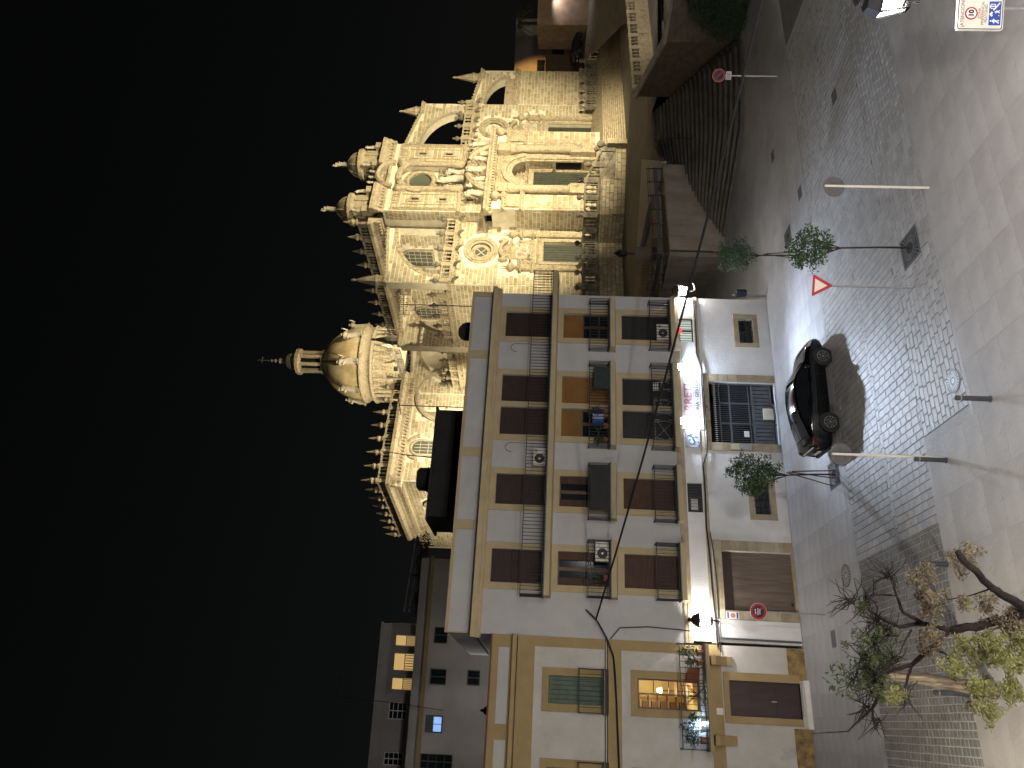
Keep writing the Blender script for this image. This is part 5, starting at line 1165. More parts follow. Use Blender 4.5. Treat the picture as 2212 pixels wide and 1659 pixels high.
MB().box(20.6,30.1,.3,1.4,14,21.3).build('aisle_core', MORTAR, rb)
# ---------------------------------------------------------------- lay the ashlar: the nearest blocks one by one, the rest joined
def stone_pts(fr, a,b,c,d, pr=.03):
    e = .015
    return [fr(a,c,-.01),fr(b,c,-.01),fr(b,d,-.01),fr(a,d,-.01),fr(a+e,c+e,pr),fr(b-e,c+e,pr),fr(b-e,d-e,pr),fr(a+e,d-e,pr)]
SF = [(4,5,6,7),(0,1,5,4),(1,2,6,5),(2,3,7,6),(3,0,4,7)]
def vis(s):
    p = cath.matrix_basis @ Vector(s[1]((s[2]+s[3])/2,(s[4]+s[5])/2,0)); u, v, wz = proj(p)
    ok = 0 < u < 1659 and not (u < 1030 and v > 1025)
    return (0 if ok else 1, wz/max(.1,(s[3]-s[2])*(s[5]-s[4]))**.5)
STN.sort(key=vis); big = MB()
for i, (par, fr, a,b,c,d) in enumerate(STN):
    if i < 300:
        m = MB(); o = Vector(fr((a+b)/2,(c+d)/2,0)); m.add([Vector(p)-o for p in stone_pts(fr,a,b,c,d,random.uniform(.02,.045))], SF); m.build('stone_block', STONE, par, loc=o)
    else: big.add(stone_pts(fr,a,b,c,d,random.uniform(.02,.045)), SF)
big.build('ashlar_blocks', STONE, cath, kind='stuff')
# ================================================================== HOUSES BEHIND
def bldg(name, label, loc, rz, w, d, h, m, wins=(), roof=ROOFDARK, trims=(), cat='house', u0=0, z0_=0):
    """front from u0 to u0+w along local x, right-hand corner at the origin when u0 = -w"""
    t = thing(name, label, cat, loc, rz); mb = MB(); a, b = u0, u0+w
    wall_holes(mb, a, b, z0_, h, [q[:4] for q in wins], lambda u,z,dd: (u,dd,z), .2)
    mb.quad((a,0,z0_),(a,d,z0_),(a,d,h),(a,0,h)); mb.quad((b,0,z0_),(b,d,z0_),(b,d,h),(b,0,h)); mb.quad((a,d,z0_),(b,d,z0_),(b,d,h),(a,d,h)); mb.build('wall', m, t); MB().quad((a,0,h-.3),(b,0,h-.3),(b,d,h-.3),(a,d,h-.3)).build('roof', roof, t)
    for q in wins:
        x0,x1,z0,z1 = q[:4]; f = MB(); e = .07; f.box(x0,x1,.1,.16,z0,z0+e); f.box(x0,x1,.1,.16,z1-e,z1); f.box(x0,x0+e,.1,.16,z0+e,z1-e); f.box(x1-e,x1,.1,.16,z0+e,z1-e); f.box((x0+x1)/2-.03,(x0+x1)/2+.03,.1,.16,z0+e,z1-e); wn = f.build('window', q[5] if len(q) > 5 else SHDARK, t)
        for xa,xb in ((x0+e,(x0+x1)/2-.03),((x0+x1)/2+.03,x1-e)): MB().box(xa,xb,.135,.142,z0+e,z1-e).build('pane', q[4], wn)
        if len(q) > 6:
            for i in range(1,4): MB().box(x0+e,x1-e,.1,.13,z0+(z1-z0)*i/4-.02,z0+(z1-z0)*i/4+.02).build('glazing_bar', q[5], wn)
    for x0,x1,z0,z1,dd,mm in trims: MB().box(x0,x1,-dd,.02,z0,z1).build('trim', mm, t)
    return t
WB = mat('grey_white_house_wall', (.44,.41,.38), (.37,.345,.32), .6, .92, .3, 20, dirt=((.25,.23,.21),.35,.56,.25))
WARMP = glow('warm_lit_loggia', (1,.66,.25), .5); BLUEPN = glow('blue_screen_pane', (.30,.52,1), .8)
bh = bldg('back_house', 'grey-white house with an ochre cornice behind the parapets, one window glowing blue', (-12,50,0), R(17.7), 22, 9, 18.81, WB,
    [(-7.96,-6.98,16.6,17.68,GLASSD,GREENW),(-5.42,-4.40,16.7,17.6,GLASSD,GREENW),(-7.9,-6.95,14.4,15.25,GLASSD,GREENW),(-12.9,-12.0,15.86,17.9,GLASSD,GREENW,1)], u0=-22, trims=[(-22,.12,17.9,18.16,.16,OCHRE)])
wn = MB().box(-10.75,-9.8,.1,.14,16.66,17.68).build('window', GREENW, bh); MB().box(-10.7,-10.3,.08,.10,16.7,17.2).build('lit_pane', BLUEPN, wn); MB().box(-10.26,-9.85,.08,.10,16.7,17.2).build('lit_pane', BLUEPN, wn)
for h_ in [o for o in bh.children if o.name.startswith('wall')]: pass
MB().box(-10.78,-9.77,-.03,.0,16.63,17.71).build('window_reveal', DARKHOLE, bh); wn.location.y = -.14
ph = bldg('penthouse', 'pale rooftop house with three warmly lit loggia openings', Vector((-12,50,0))+5*Vector((-math.sin(R(17.7)),math.cos(R(17.7)),0)), R(17.7), 16, 8, 22.1, WB,
    [(-10.78,-9.64,19.8,21.1,GLASSD,WHITEP,1),(-13.7,-12.84,19.8,21.15,GLASSD,WHITEP,1)], u0=-20.4, z0_=17, trims=[(-20.4,-4.35,21.45,21.6,.12,WB),(-20.4,-4.3,22.0,22.15,.15,WB)])
for x0,x1 in ((-5.85,-5.19),(-7.51,-6.42),(-8.79,-8.07)):
    l = MB().box(x0,x1,-.02,.01,19.6,20.98).build('lit_loggia', WARMP, ph)
    for i in range(6): x = x0+(x1-x0)*(i+.5)/6; MB().box(x-.03,x+.03,-.05,-.022,19.6,20.2).build('balustrade_bar', WHITEP, l)
    MB().box(x0-.02,x1+.02,-.06,-.022,20.2,20.26).build('handrail', WHITEP, l)
pg = thing('pergola', 'rooftop pergola overgrown with dark plants', 'pergola', (-15.6,50.6,18.6), R(17.7))
for x in (0,2.2,4.4):
    for y in (0,2): MB().box(x-.05,x+.05,y-.05,y+.05,0,1.35).build('post', WOOD, pg)
mb = MB(); mb.bar((-.3,0,1.4),(4.7,0,1.0),.08); mb.bar((-.3,2,1.4),(4.7,2,1.0),.08); mb.build('beam', GREYP, pg)
mb = MB(); 
for i in range(7): leafcloud(mb, 260, (-.2+.8*i,.3,.45+.1*math.sin(i*2)), (.6,.5,.4), .16)
mb.build('climbing_plant', HEDGEM, pg)
lantern('wall_lantern', 'yard lantern below the windows of the grey-white back house', (-18.6,42.0,12.9), R(17.7), 40, 520, None)  # added out of view to lift the dim back houses
cable('thin dark wire on a pole crossing the sky at the left', [(-20.5,46,16.5),(-20.2,46,19.5),(-20.0,46,23.3),(-18.6,46,23.0)], .02, 0, 'wire_mast')
# hillside and houses beyond the right end of the church
sheet('hillside', [(38,76,3.35),(56,70,3.35),(120,110,8.6),(120,170,12),(50,170,9.6),(45.5,106,7.6)], TERR)
PINKW = mat('rosy_plaster', (.30,.225,.165), (.20,.145,.105), .8, .9, .5, 10)
TANW = mat('tan_plaster', (.36,.27,.15), (.28,.21,.12), .7, .9, .4, 14)
nwl = bldg('gatehouse', 'rosy plaster building with a lamp-lit wall at the right edge', (49.1,101,0), R(-2), 16, 8, 13.75, PINKW, z0_=4, trims=[(0,16,13.5,13.75,.15,TANW)])
tnh = bldg('tan_house', 'tan house with two dark windows beyond the church', (47.5,113,0), R(3), 10, 8, 12.7, TANW, [(3.0,4.2,9.9,11.7,GLASSD),(6.0,7.0,9.6,11.6,GLASSD)], z0_=6)
whh = bldg('white_house', 'plain white house behind the tan house', (48.0,121,0), R(2), 12, 8, 17.9, WB, [(1.6,2.4,13.2,14.2,WARMP),(3.2,5.2,12.9,14.2,GLASSD)], z0_=6)
orw = bldg('lamp_lit_house', 'house wall glowing orange in street light beside the church', (43.5,118,0), R(2), 6.2, 6, 16.2, mat('orange_render',(.55,.33,.13),(.45,.26,.1),.8,.9,.4,10), z0_=6)
lamp('sodium_lamp', 'SPOT', 5200, (1,.50,.12), (49.2,111.5,16.5), target=(47.6,118,15), size=.15, angle=80)['kind'] = 'helper'
post_later = (50.2,98.5)
lamp('gatehouse_lamp', 'SPOT', 420, (1,.90,.86), (52.3,99.6,11.6), target=(51.8,101,9.0), size=.12, angle=150)['kind'] = 'helper'
pmt = thing('palm_tree', 'palm tree with drooping fronds behind the white house', 'palm', (52.6,108,7.8))
MB().tube([(0,0,0),(.15,0,4),(.05,0,8.6)],[.32,.24,.22],8).build('trunk', BARK, pmt)
mb = MB()
for i in range(46):
    a = random.uniform(0,6.28); el = random.uniform(-.2,1.0); L = random.uniform(1.8,2.6); pth = []
    for k in range(6):
        f = k/5; pth.append(Vector((math.cos(a)*L*f*math.cos(el*.6), math.sin(a)*L*f*math.cos(el*.6), 8.8+L*(math.sin(el)*f-.75*f*f))))
    for k in range(5):
        p, q = pth[k], pth[k+1]; d = (q-p); s = d.cross(Vector((0,0,1))).normalized()
        for sg_ in (-1,1):
            for j in range(3): c = p.lerp(q,j/3); tip = c+s*sg_*.42*(1-k/7)+d*.5+Vector((0,0,-.22)); mb.add([c,c+d*.12,tip],[(0,1,2)])
mb.build('crown', PALML, pmt)
# ================================================================== THINGS ON THE SQUARE
def px(X, Y, y):
    """point at distance y along the sight line of a picture point (upright frame u, v)"""
    u, v = 1659-Y/1.82278, X/1.82278; r = _fw+(u-829.5)/1600*_I-(v-1106)/1600*_J; return Vector((0,0,CAMH))+r*(y/r.y)
# ---- parked car
def make_car(label, loc, rz, paint):
    car = thing('parked_car', label, 'car', loc, rz)
    ST = [(-2.19,.60,.34,.62,.66),(-2.15,.70,.26,.80,.84),(-2.06,.77,.22,.95,.98),(-1.95,.80,.2,1.0,1.04),(-1.72,.83,.2,1.03,1.09),(-1.45,.85,.2,1.02,1.16),(-1.1,.87,.2,1.0,1.27),(-.7,.88,.2,.975,1.365),(-.3,.885,.2,.955,1.415),(.1,.89,.2,.94,1.42),(.45,.89,.2,.93,1.38),(.75,.888,.2,.925,1.26),(1.0,.885,.2,.92,1.11),(1.2,.88,.2,.925,.985),(1.55,.865,.2,.88,.93),(1.85,.83,.22,.80,.85),(2.05,.76,.26,.68,.74),(2.15,.68,.3,.58,.64),(2.2,.58,.36,.5,.56)]
    def sec(x,w,zl,b,t):
        k = min(1,max(0,(t-b-.06)/.3)); wr = w*(.88-.2*k)
        pts = [(0,zl),(w*.84,zl),(w*.95,zl+.05),(w*.985,zl+.2 if b-zl>.4 else (zl+b)/2),(w,b*.68),(w*.985,b-.09),(w*.955,b-.015),(w*.93,b),(wr,t-.045),(wr*.93,t-.012),(wr*.5,t+.01),(0,t+.018)]
        return [(x,-y,z) for y,z in pts]+[(x,y,z) for y,z in pts[-2:0:-1]]
    secs = [sec(*s) for s in ST]; n = len(secs[0]); mb = MB()
    for s in secs: mb.v += s
    for i in range(len(secs)-1):
        for j in range(n): mb.f.append((i*n+j,i*n+(j+1)%n,(i+1)*n+(j+1)%n,(i+1)*n+j))
    mb.f += [tuple(range(n)),tuple(range(len(secs)*n-1,(len(secs)-1)*n-1,-1))]
    body = mb.build('body', paint, car, True); md = body.modifiers.new('sub','SUBSURF'); md.levels = 1; md.render_levels = 1
    CG = glass('car_glass',(.008,.010,.012),.03)
    def lerp3(a,b,f): return tuple(a[k]+(b[k]-a[k])*f for k in range(3))
    def strip(i0,i1,j0,j1,name,f0=.12,f1=.9,off=.012,ends=(0,1)):
        g = MB(); row = []
        for i in range(i0,i1+1):
            a,b = secs[i][j0],secs[i][j1]; c0 = Vector((0,0,.8)); pa,pb = Vector(lerp3(a,b,f0)),Vector(lerp3(a,b,f1))
            for p in (pa,pb): d = (p-Vector((p.x,0,.8))).normalized(); row.append(p+d*off)
        g.v = [tuple(p) for p in row]; g.f = [(2*k,2*k+1,2*k+3,2*k+2) for k in range(i1-i0)]; return g.build(name, CG, car, True)
    strip(5,8,7,8,'side_window',.10,.92); strip(8,12,7,8,'side_window',.08,.92)
    strip(5,8,n-7,n-8,'side_window',.10,.92); strip(8,12,n-7,n-8,'side_window',.08,.92)
    for (i0,i1,nm) in ((10,13,'windscreen'),(4,7,'rear_window')):
        g = MB(); 
        for i in range(i0,i1+1):
            s = secs[i]; ys = [(s[8][1]*.92,s[8][2]+.012),(s[10][1],s[10][2]+.014),(0,s[11][2]+.014),(-s[10][1],s[10][2]+.014),(-s[8][1]*.92,s[8][2]+.012)]
            g.v += [(s[0][0]+(.02 if nm=='windscreen' else -.02),y,z+.012) for y,z in ys]
        g.f = [(r*5+c,r*5+c+1,(r+1)*5+c+1,(r+1)*5+c) for r in range(i1-i0) for c in range(4)]; g.build(nm, CG, car, True)
    CHR = mat('chrome_trim',(.6,.6,.6),(.5,.5,.5),4,.15,metal=1.0)
    for sy in (-1,1):
        mb = MB(); mb.tube([(ST[i][0],sy*(ST[i][1]*.94),ST[i][3]+.012) for i in range(5,13)],.010,5); mb.build('window_trim', CHR, car)
        MB().tube([(-1.0,sy*.885,.68),(0,sy*.905,.66),(1.0,sy*.90,.64)],.008,4).build('door_crease', paint, car)
        for xd in (-.28,.62): MB().box(xd-.004,xd+.004,sy*.893-.004,sy*.893+.004,.32,.90).build('door_gap', BLACKP, car)
        for xd in (-.45,.42): MB().box(xd-.09,xd+.09,min(sy*.90,sy*.925),max(sy*.90,sy*.925),.80,.83).build('door_handle', paint, car)
        mr = MB(); mr.lathe([(.02,-.08),(.09,-.05),(.1,.0),(.08,.06),(.02,.08)],8,(0,0,0),sx=.8,sy=1.1); o = mr.build('wing_mirror', paint, car, True); o.location = (.82,sy*1.0,.98)
        MB().prism([(-2.14,.78),(-1.86,.86),(-1.84,.98),(-2.06,.96)], sy*.70, sy*.845).build('tail_light', mat('tail_lamp_red',(.07,.006,.006),(.05,.005,.005),4,.12), car)
        MB().prism([(2.06,.62),(1.78,.74),(1.74,.84),(1.98,.74)], sy*.62, sy*.842).build('headlight', glass('lamp_glass',(.35,.35,.36),.08), car)
        for xw in (-1.27,1.33):
            MB().prism([(xw+.375*math.cos(R(15*i)),.32+.375*math.sin(R(15*i))) for i in range(24)], sy*.60, sy*.897).build('wheel_arch', BLACKP, car)
            wl_ = MB(); wl_.lathe([(.2,-.10),(.30,-.10),(.325,-.06),(.325,.06),(.30,.10),(.2,.10)],28); o = wl_.build('wheel', mat('tyre_rubber',(.02,.02,.02),(.014,.014,.014),5,.85), car, True); o.location = (xw,sy*.82,.325); o.rotation_euler = (R(90)*-sy if sy > 0 else R(90),0,0)
            RIM = mat('alloy_rim',(.30,.30,.31),(.22,.22,.23),4,.3,metal=.8)
            rm = MB(); rm.lathe([(.185,.075),(.225,.09),(.225,.105),(.205,.105)],28,cap=False)
            for k in range(10):
                a = R(36*k+6*(k%2)); rm.bar((.03*math.cos(a),.03*math.sin(a),.088),(.21*math.cos(a),.21*math.sin(a),.096),.022,.02)
            rm.lathe([(.05,.08),(.045,.105),(.01,.108)],10); rm.build('rim', RIM, o)
            MB().lathe([(.2,.05),(.2,.06)],20).build('brake_disc', BLACKP, o)
    MB().box(-2.225,-2.20,-.26,.26,.52,.63).build('number_plate', SIGNWHITE, car); MB().box(-2.18,-2.14,-.55,.55,.86,.90).build('boot_trim', CHR, car); MB().box(-2.215,-2.17,-.66,.66,.28,.40).build('rear_bumper_insert', BLACKP, car)
    MB().prism([(-1.0,1.36),(-1.13,1.42),(-1.1,1.36)],-.02,.02).build('roof_fin', paint, car); MB().box(2.16,2.215,-.5,.5,.36,.5).build('grille', BLACKP, car)
    return car
PAINT = _new('black_car_paint')[0]; _b = PAINT.node_tree.nodes['Principled BSDF']; _b.inputs['Base Color'].default_value = (.0022,.0024,.003,1); _b.inputs['Roughness'].default_value = .09; _b.inputs['Coat Weight'].default_value = .0; _b.inputs['Coat Roughness'].default_value = .03; _b.inputs['Metallic'].default_value = 0
PAINT2 = mat('dark_blue_car_paint',(.02,.025,.04),(.016,.02,.03),3,.3)
make_car('black fastback saloon parked before the gate of the white house', (-.13,28.78,.004), R(21), PAINT)
make_car('dark car parked on the slope beyond the right end of the church', (47.2,103.5,7.55), R(15), PAINT2)
# ---- signs
def pole(par, h, r=.035, m=GREYP): return MB().tube([(0,0,0),(0,0,h)], r, 8).build('pole', m, par)
def facing(p): return math.atan2(-p[0], p[1])*-1
t = thing('road_sign', 'red and white triangular give-way sign on a grey pole', 'sign', (3.22,22.38,0), R(-6)); pole(t, 2.6)
def tri(s,z0=2.86): return [(-s*.3,z0),(s*.3,z0),(0,z0-s*.52)]
MB().prism([(-.30,2.90),(.30,2.90),(.315,2.87),(.02,2.33),(-.02,2.33),(-.315,2.87)],-.055,-.035).build('rim', SIGNRED, t); MB().prism([(-.20,2.835),(.20,2.835),(0,2.47)],-.060,-.0552).build('face', SIGNCREAM, t); MB().box(-.04,.04,-.034,.0,2.5,2.75).build('bracket', GREYP, t)
for nm, p, lab in (('road_sign',(5.96,21.59,0),'round sign seen from behind on a bare pole near the tree grate'),('road_sign',(-1.6,20.41,0),'round sign seen from behind on a pole beside the parked car')):
    t = thing(nm, lab, 'sign', p, R(8)); pole(t, 2.9, .036, CREAMP); zc = 2.63
    mb = MB(); mb.prism([(.29*math.cos(R(12*i)),zc+.29*math.sin(R(12*i))) for i in range(30)],.040,.052); mb.build('disc_back', mat('dull_sign_back',(.10,.095,.09),(.075,.07,.068),3,.6), t)
    rm = MB(); rm.tube([(.29*math.cos(R(12*i)),.043,zc+.29*math.sin(R(12*i))) for i in range(31)],.012,5); rm.build('rim', IRONG, t)
    for z in (zc-.12,zc+.12): MB().box(-.16,.16,.018,.04,z-.015,z+.015).build('clamp', IRONG, t)
def nopark(label, p, zc, rz, plate=None, polem=GREYP, lines=None, ph_=None):
    t = thing('road_sign', label, 'sign', p, rz); pole(t, ph_ or zc+.2, .03, polem)
    def D(r,y0,y1,m,nm): mb = MB(); mb.prism([(r*math.cos(R(10*i)),zc+r*math.sin(R(10*i))) for i in range(36)],y0,y1); return mb.build(nm, m, t)
    D(.31,-.05,-.035,SIGNWHITE,'back_plate'); D(.30,-.054,-.0502,SIGNRED,'red_ring'); D(.215,-.058,-.0542,SIGNNAVY,'navy_field')
    a = R(135); MB().bar((.26*math.cos(a),-.0605,zc+.26*math.sin(a)),(-.26*math.cos(a),-.0605,zc-.26*math.sin(a)),.003,.055).build('red_bar', SIGNRED, t)
    if lines:
        MB().prism([(-.08,zc+.10),(.06,zc+.10),(.06,zc+.08),(.10,zc+.115),(.06,zc+.15),(.06,zc+.13),(-.08,zc+.13)],-.0645,-.0632).build('arrow', SIGNWHITE, t)
        for z,w_ in ((zc+.02,.13),(zc-.05,.10)):
            k = 7
            for i in range(k): MB().box(-w_+2*w_*i/k+.005,-w_+2*w_*(i+1)/k-.005,-.0645,-.0632,z-.02,z+.02).build('small_print', SIGNWHITE, t)
    if plate:
        o = MB().box(-.19,.19,-.05,-.03,zc-.6,zc-.34).build('plate', SIGNWHITE, t)
        for i in range(4): MB().box(-.15,.15-.05*(i%2),-.052,-.0502,zc-.41-.045*i,zc-.395-.045*i).build('small_print', BLACKP, o)
nopark('red-ringed no-parking sign with small print beside the garage', (-8.22,28.21,0), 2.48, R(12), lines=True)
nopark('red-ringed no-parking sign with a white plate before the dark steps', (15.40,36.63,0), 2.80, R(-14), plate=True, polem=WHITEP)
# pedestrian-priority panel with its writing and pictograms
zs = thing('zone_sign', 'cream pedestrian-priority panel with speed limit ring and blue pictogram', 'sign', (7.07,14.0,0), R(-3)); MB().tube([(.12,.04,0),(.12,.04,3.1)],.03,8).build('pole', GREYP, zs)
def rrect(x0,x1,z0,z1,r): 
    out = []
    for cx0,cz0,a0 in ((x1-r,z1-r,0),(x0+r,z1-r,90),(x0+r,z0+r,180),(x1-r,z0+r,270)): out += [(cx0+r*math.cos(R(a0+18*i)),cz0+r*math.sin(R(a0+18*i))) for i in range(6)]
    return out
MB().prism(rrect(-.30,.30,2.51,3.34,.05),-.03,.01).build('backing', WHITEP, zs); MB().prism(rrect(-.285,.285,2.525,3.325,.04),-.033,-.0302).build('border', BLACKP, zs); MB().prism(rrect(-.268,.268,2.542,3.308,.03),-.036,-.0332).build('face', SIGNCREAM, zs)
GREYPR = mat('grey_print',(.16,.14,.12),(.14,.12,.1),3,.5); yy = -.038
text('¡ATENCION!','lettering',.088,GREYPR,zs,(0,yy,3.245),bold=.001)
mb = MB(); mb.prism([(.115*math.cos(R(10*i)),3.09+.115*math.sin(R(10*i))) for i in range(36)],-.0385,-.0362); mb.build('speed_ring', SIGNRED, zs); mb = MB(); mb.prism([(.088*math.cos(R(10*i)),3.09+.088*math.sin(R(10*i))) for i in range(36)],-.0405,-.0387); mb.build('speed_face', SIGNWHITE, zs)
text('10','numerals',.125,BLACKP,zs,(0,-.0425,3.088),bold=.006)
for s_,z in (('ZONA',2.945),('PREFERENCIA',2.885),('PEATONES',2.825)): text(s_,'lettering',.068,GREYPR,zs,(0,yy,z))
MB().box(-.225,.225,-.0385,-.0362,2.555,2.785).build('pictogram_border', SIGNWHITE, zs); MB().box(-.215,.215,-.0405,-.0387,2.563,2.777).build('pictogram_field', SIGNBLUE, zs)
def pic(name, *shapes):
    mb = MB()
    for poly in shapes: mb.prism(poly,-.0425,-.0407)
    mb.build(name, SIGNWHITE, zs)
def circ(x,z,r): return [(x+r*math.cos(R(30*i)),z+r*math.sin(R(30*i))) for i in range(12)]
def stick(x0,z0,x1,z1,w_): d = math.hypot(x1-x0,z1-z0); a,b = -(z1-z0)/d*w_,(x1-x0)/d*w_; return [(x0+a,z0+b),(x0-a,z0-b),(x1-a,z1-b),(x1+a,z1+b)]
pic('walking_figure', circ(-.135,2.742,.016), stick(-.135,2.72,-.135,2.655,.018), stick(-.135,2.715,-.175,2.675,.009), stick(-.135,2.715,-.098,2.68,.009), stick(-.140,2.66,-.128,2.59,.010), stick(-.135,2.66,-.175,2.595,.010))
pic('child_figure', circ(.028,2.668,.011), stick(.028,2.655,.028,2.62,.012), stick(.028,2.65,.06,2.635,.006), stick(.028,2.65,-.0,2.66,.006), stick(.028,2.62,.055,2.585,.008), stick(.028,2.62,.005,2.59,.008)); pic('ball', circ(-.04,2.60,.009))
pic('car_symbol', [(-.055,2.72),(.03,2.72),(.03,2.742),(-.055,2.742)], [(-.04,2.742),(.012,2.742),(.002,2.766),(-.03,2.766)], circ(-.035,2.72,.011), circ(.012,2.72,.011))
pic('kerb_symbol', stick(.055,2.70,.19,2.59,.012)); pic('house_symbol', stick(.08,2.735,.125,2.77,.006), stick(.125,2.77,.17,2.735,.006), stick(.088,2.735,.088,2.675,.006), stick(.162,2.735,.162,2.665,.006), stick(.085,2.668,.165,2.668,.006), stick(.125,2.76,.125,2.675,.01))
# ---- street lanterns: the one at the right edge of the picture and unseen ones beside and behind the camera, some added as fill
def post_lantern(label, p, h, arm, energy, on=200, col=(1,.93,.87)):
    l = lantern('street_lantern', label, (p[0]+arm[0],p[1]+arm[1],h), 0, on, energy, None, col)
    MB().tube([(-arm[0],-arm[1],-h),(-arm[0],-arm[1],-.35)],[.07,.045],8).build('post', IRON, l)
    MB().tube([(-arm[0],-arm[1],-.4),(-arm[0]*.6,-arm[1]*.6,-.3),(0,0,-.2)],.025,6).build('arm', IRON, l); return l
post_lantern('lit street lantern hanging in at the right edge above the pavement', (8.1,14.0,0), 4.24, (-.80,0), 1900, 45)
post_lantern('unseen lantern added below the viewer to brighten the near square', (3.2,5.0,0), 6.2, (.5,0), 8200, 60, (1,.96,.94))  # added out of view for more light on the near paving
post_lantern('unseen lantern added past the church to light the palm and far houses', (60.0,100,6.5), 13, (-.6,0), 1500, 60, (1,.78,.5))  # added out of view to brighten the palm and hillside houses
post_lantern('tall lamp standard on the right terrace, outside the view', (37,54,3.3), 9.5, (-.8,0), 5200, 60, (1,.88,.68))
post_lantern('street lantern beside the leafy tree, left of the view', (-9.4,13.6,0), 4.0, (.7,0), 3300, col=(1,.89,.70))
for i,(x,y,e) in enumerate(((-13,1.0,2600),(-3.5,-1.5,2200),(5,-1.0,2500),(15,2,8500))): post_lantern(('far left','left','right','far right')[i]+' unseen fill lantern added behind the viewer', (x,y,0), 6.2, (.5,0), e, 20, (1,.95,.92))  # added unseen lanterns, general fill for square and house front
# ---- bollards
bol = None
for i,(p,lab) in enumerate((((.02,18.31),'dark grey bollard standing by the round manhole cover'),((-1.64,20.19),'dark grey bollard next to the bare sign pole'),((-4.35,19.99),'dark bollard left of the sign pole, near the tree branches'),((-7.28,18.84),'dark bollard beside the pale tree trunk'))):
    if not bol:
        bol = thing('bollard', lab, 'bollard', (*p,0), 0, 'bollards along the edge of the square'); MB().lathe([(.062,0),(.06,.78),(.055,.83),(.03,.85)],14).build('shaft', BOLM, bol); MB().lathe([(.0635,.70),(.0635,.73)],14,cap=False).build('reflector_band', GREYP, bol); MB().lathe([(.085,0),(.085,.02)],14).build('foot', BOLM, bol)
    else: c = copy_tree(bol); c.location = (*p,0); c['label'] = lab
# ---- covers and grates
def manhole(label, c, r, rz=0, m=IRONG):
    t = thing('manhole_cover', label, 'manhole cover', (*c,.006), rz); MB().lathe([(r,0),(r,.006),(r-.03,.008)],32).build('frame', m, t); MB().lathe([(r-.035,.0),(r-.035,.006)],32).build('lid', m, t)
    for k in range(20): a = R(18*k); MB().bar((.35*r*math.cos(a),.35*r*math.sin(a),.009),(.85*r*math.cos(a),.85*r*math.sin(a),.009),.03,.008).build('rib', GREYP, t)
    MB().lathe([(.1*r*2.2,.006),(.1*r*2.2,.012)],14).build('hub', GREYP, t)
manhole('round ribbed manhole cover near the middle bollard', (.46,19.98), .33); manhole('brownish round manhole cover in front of the garage', tuple(gr(3332,2267))[:2], .4, 0, mat('brown_cast_iron',(.16,.135,.12),(.11,.09,.08),4,.7))
def grate(label, c, half, name='tree_grate'):
    t = thing(name, label, 'grate', (*c,.008), HA); GM = IRONG
    for a,b,c_,d in ((-half,half,-half,-half+.05),(-half,half,half-.05,half),(-half,-half+.05,-half+.05,half-.05),(half-.05,half,-half+.05,half-.05)): MB().box(a,b,c_,d,0,.012).build('frame', GM, t)
    for k in range(28):
        a = 2*math.pi*k/28; L = half*.93/max(abs(math.cos(a)),abs(math.sin(a))); MB().bar((.2*math.cos(a),.2*math.sin(a),.005),(L*math.cos(a),L*math.sin(a),.005),.035,.01).build('bar', GM, t)
    for r in (.2,.36): MB().tube([(r*math.cos(R(15*i)),r*math.sin(R(15*i)),.006) for i in range(25)],.014,5).build('ring', GM, t)
    MB().box(-half,half,-half,half,-.004,-.001).build('soil', mat('dark_soil',(.035,.03,.025),(.02,.018,.015),6,.95), t)
grate('square iron tree grate under the nearest orange tree', (4.44,22.58), .5); grate('square iron tree grate under the staked tree behind the car', (-2.93,27.8), .5); grate('square tree grate under the farther orange tree', tuple(gr(3103,934))[:2], .42)
for lab,q in (('flat dark drain cover on the sidewalk near the steps',(3043,615)),('flat square cover by the kerb of the roadway',(3285,380)),('small dark cover near the right edge of the roadway',(3150,760)),('grey rectangular cover before the ochre house',(3283,2516))):
    c = gr(*q); t = thing('drain_cover', lab, 'drain cover', (c.x,c.y,.008), HA); MB().box(-.3,.3,-.22,.22,0,.006).build('frame', IRONG, t); MB().box(-.26,.26,-.18,.18,.006,.009).build('lid', mat('slate_lid',(.10,.10,.10),(.07,.07,.07),4,.7), t)
lb = thing('litter_bin', 'small dark litter bin fixed to the right corner of the white house', 'bin', hw(16.35,.2,1.0), HA); MB().lathe([(.16,0),(.2,.05),(.2,.5),(.17,.52)],12).build('drum', mat('dark_bin_metal',(.03,.035,.05),(.02,.024,.035),4,.35,metal=.4), lb); MB().box(-.03,.03,.15,.25,-.98,.6).build('post', GREYP, lb)
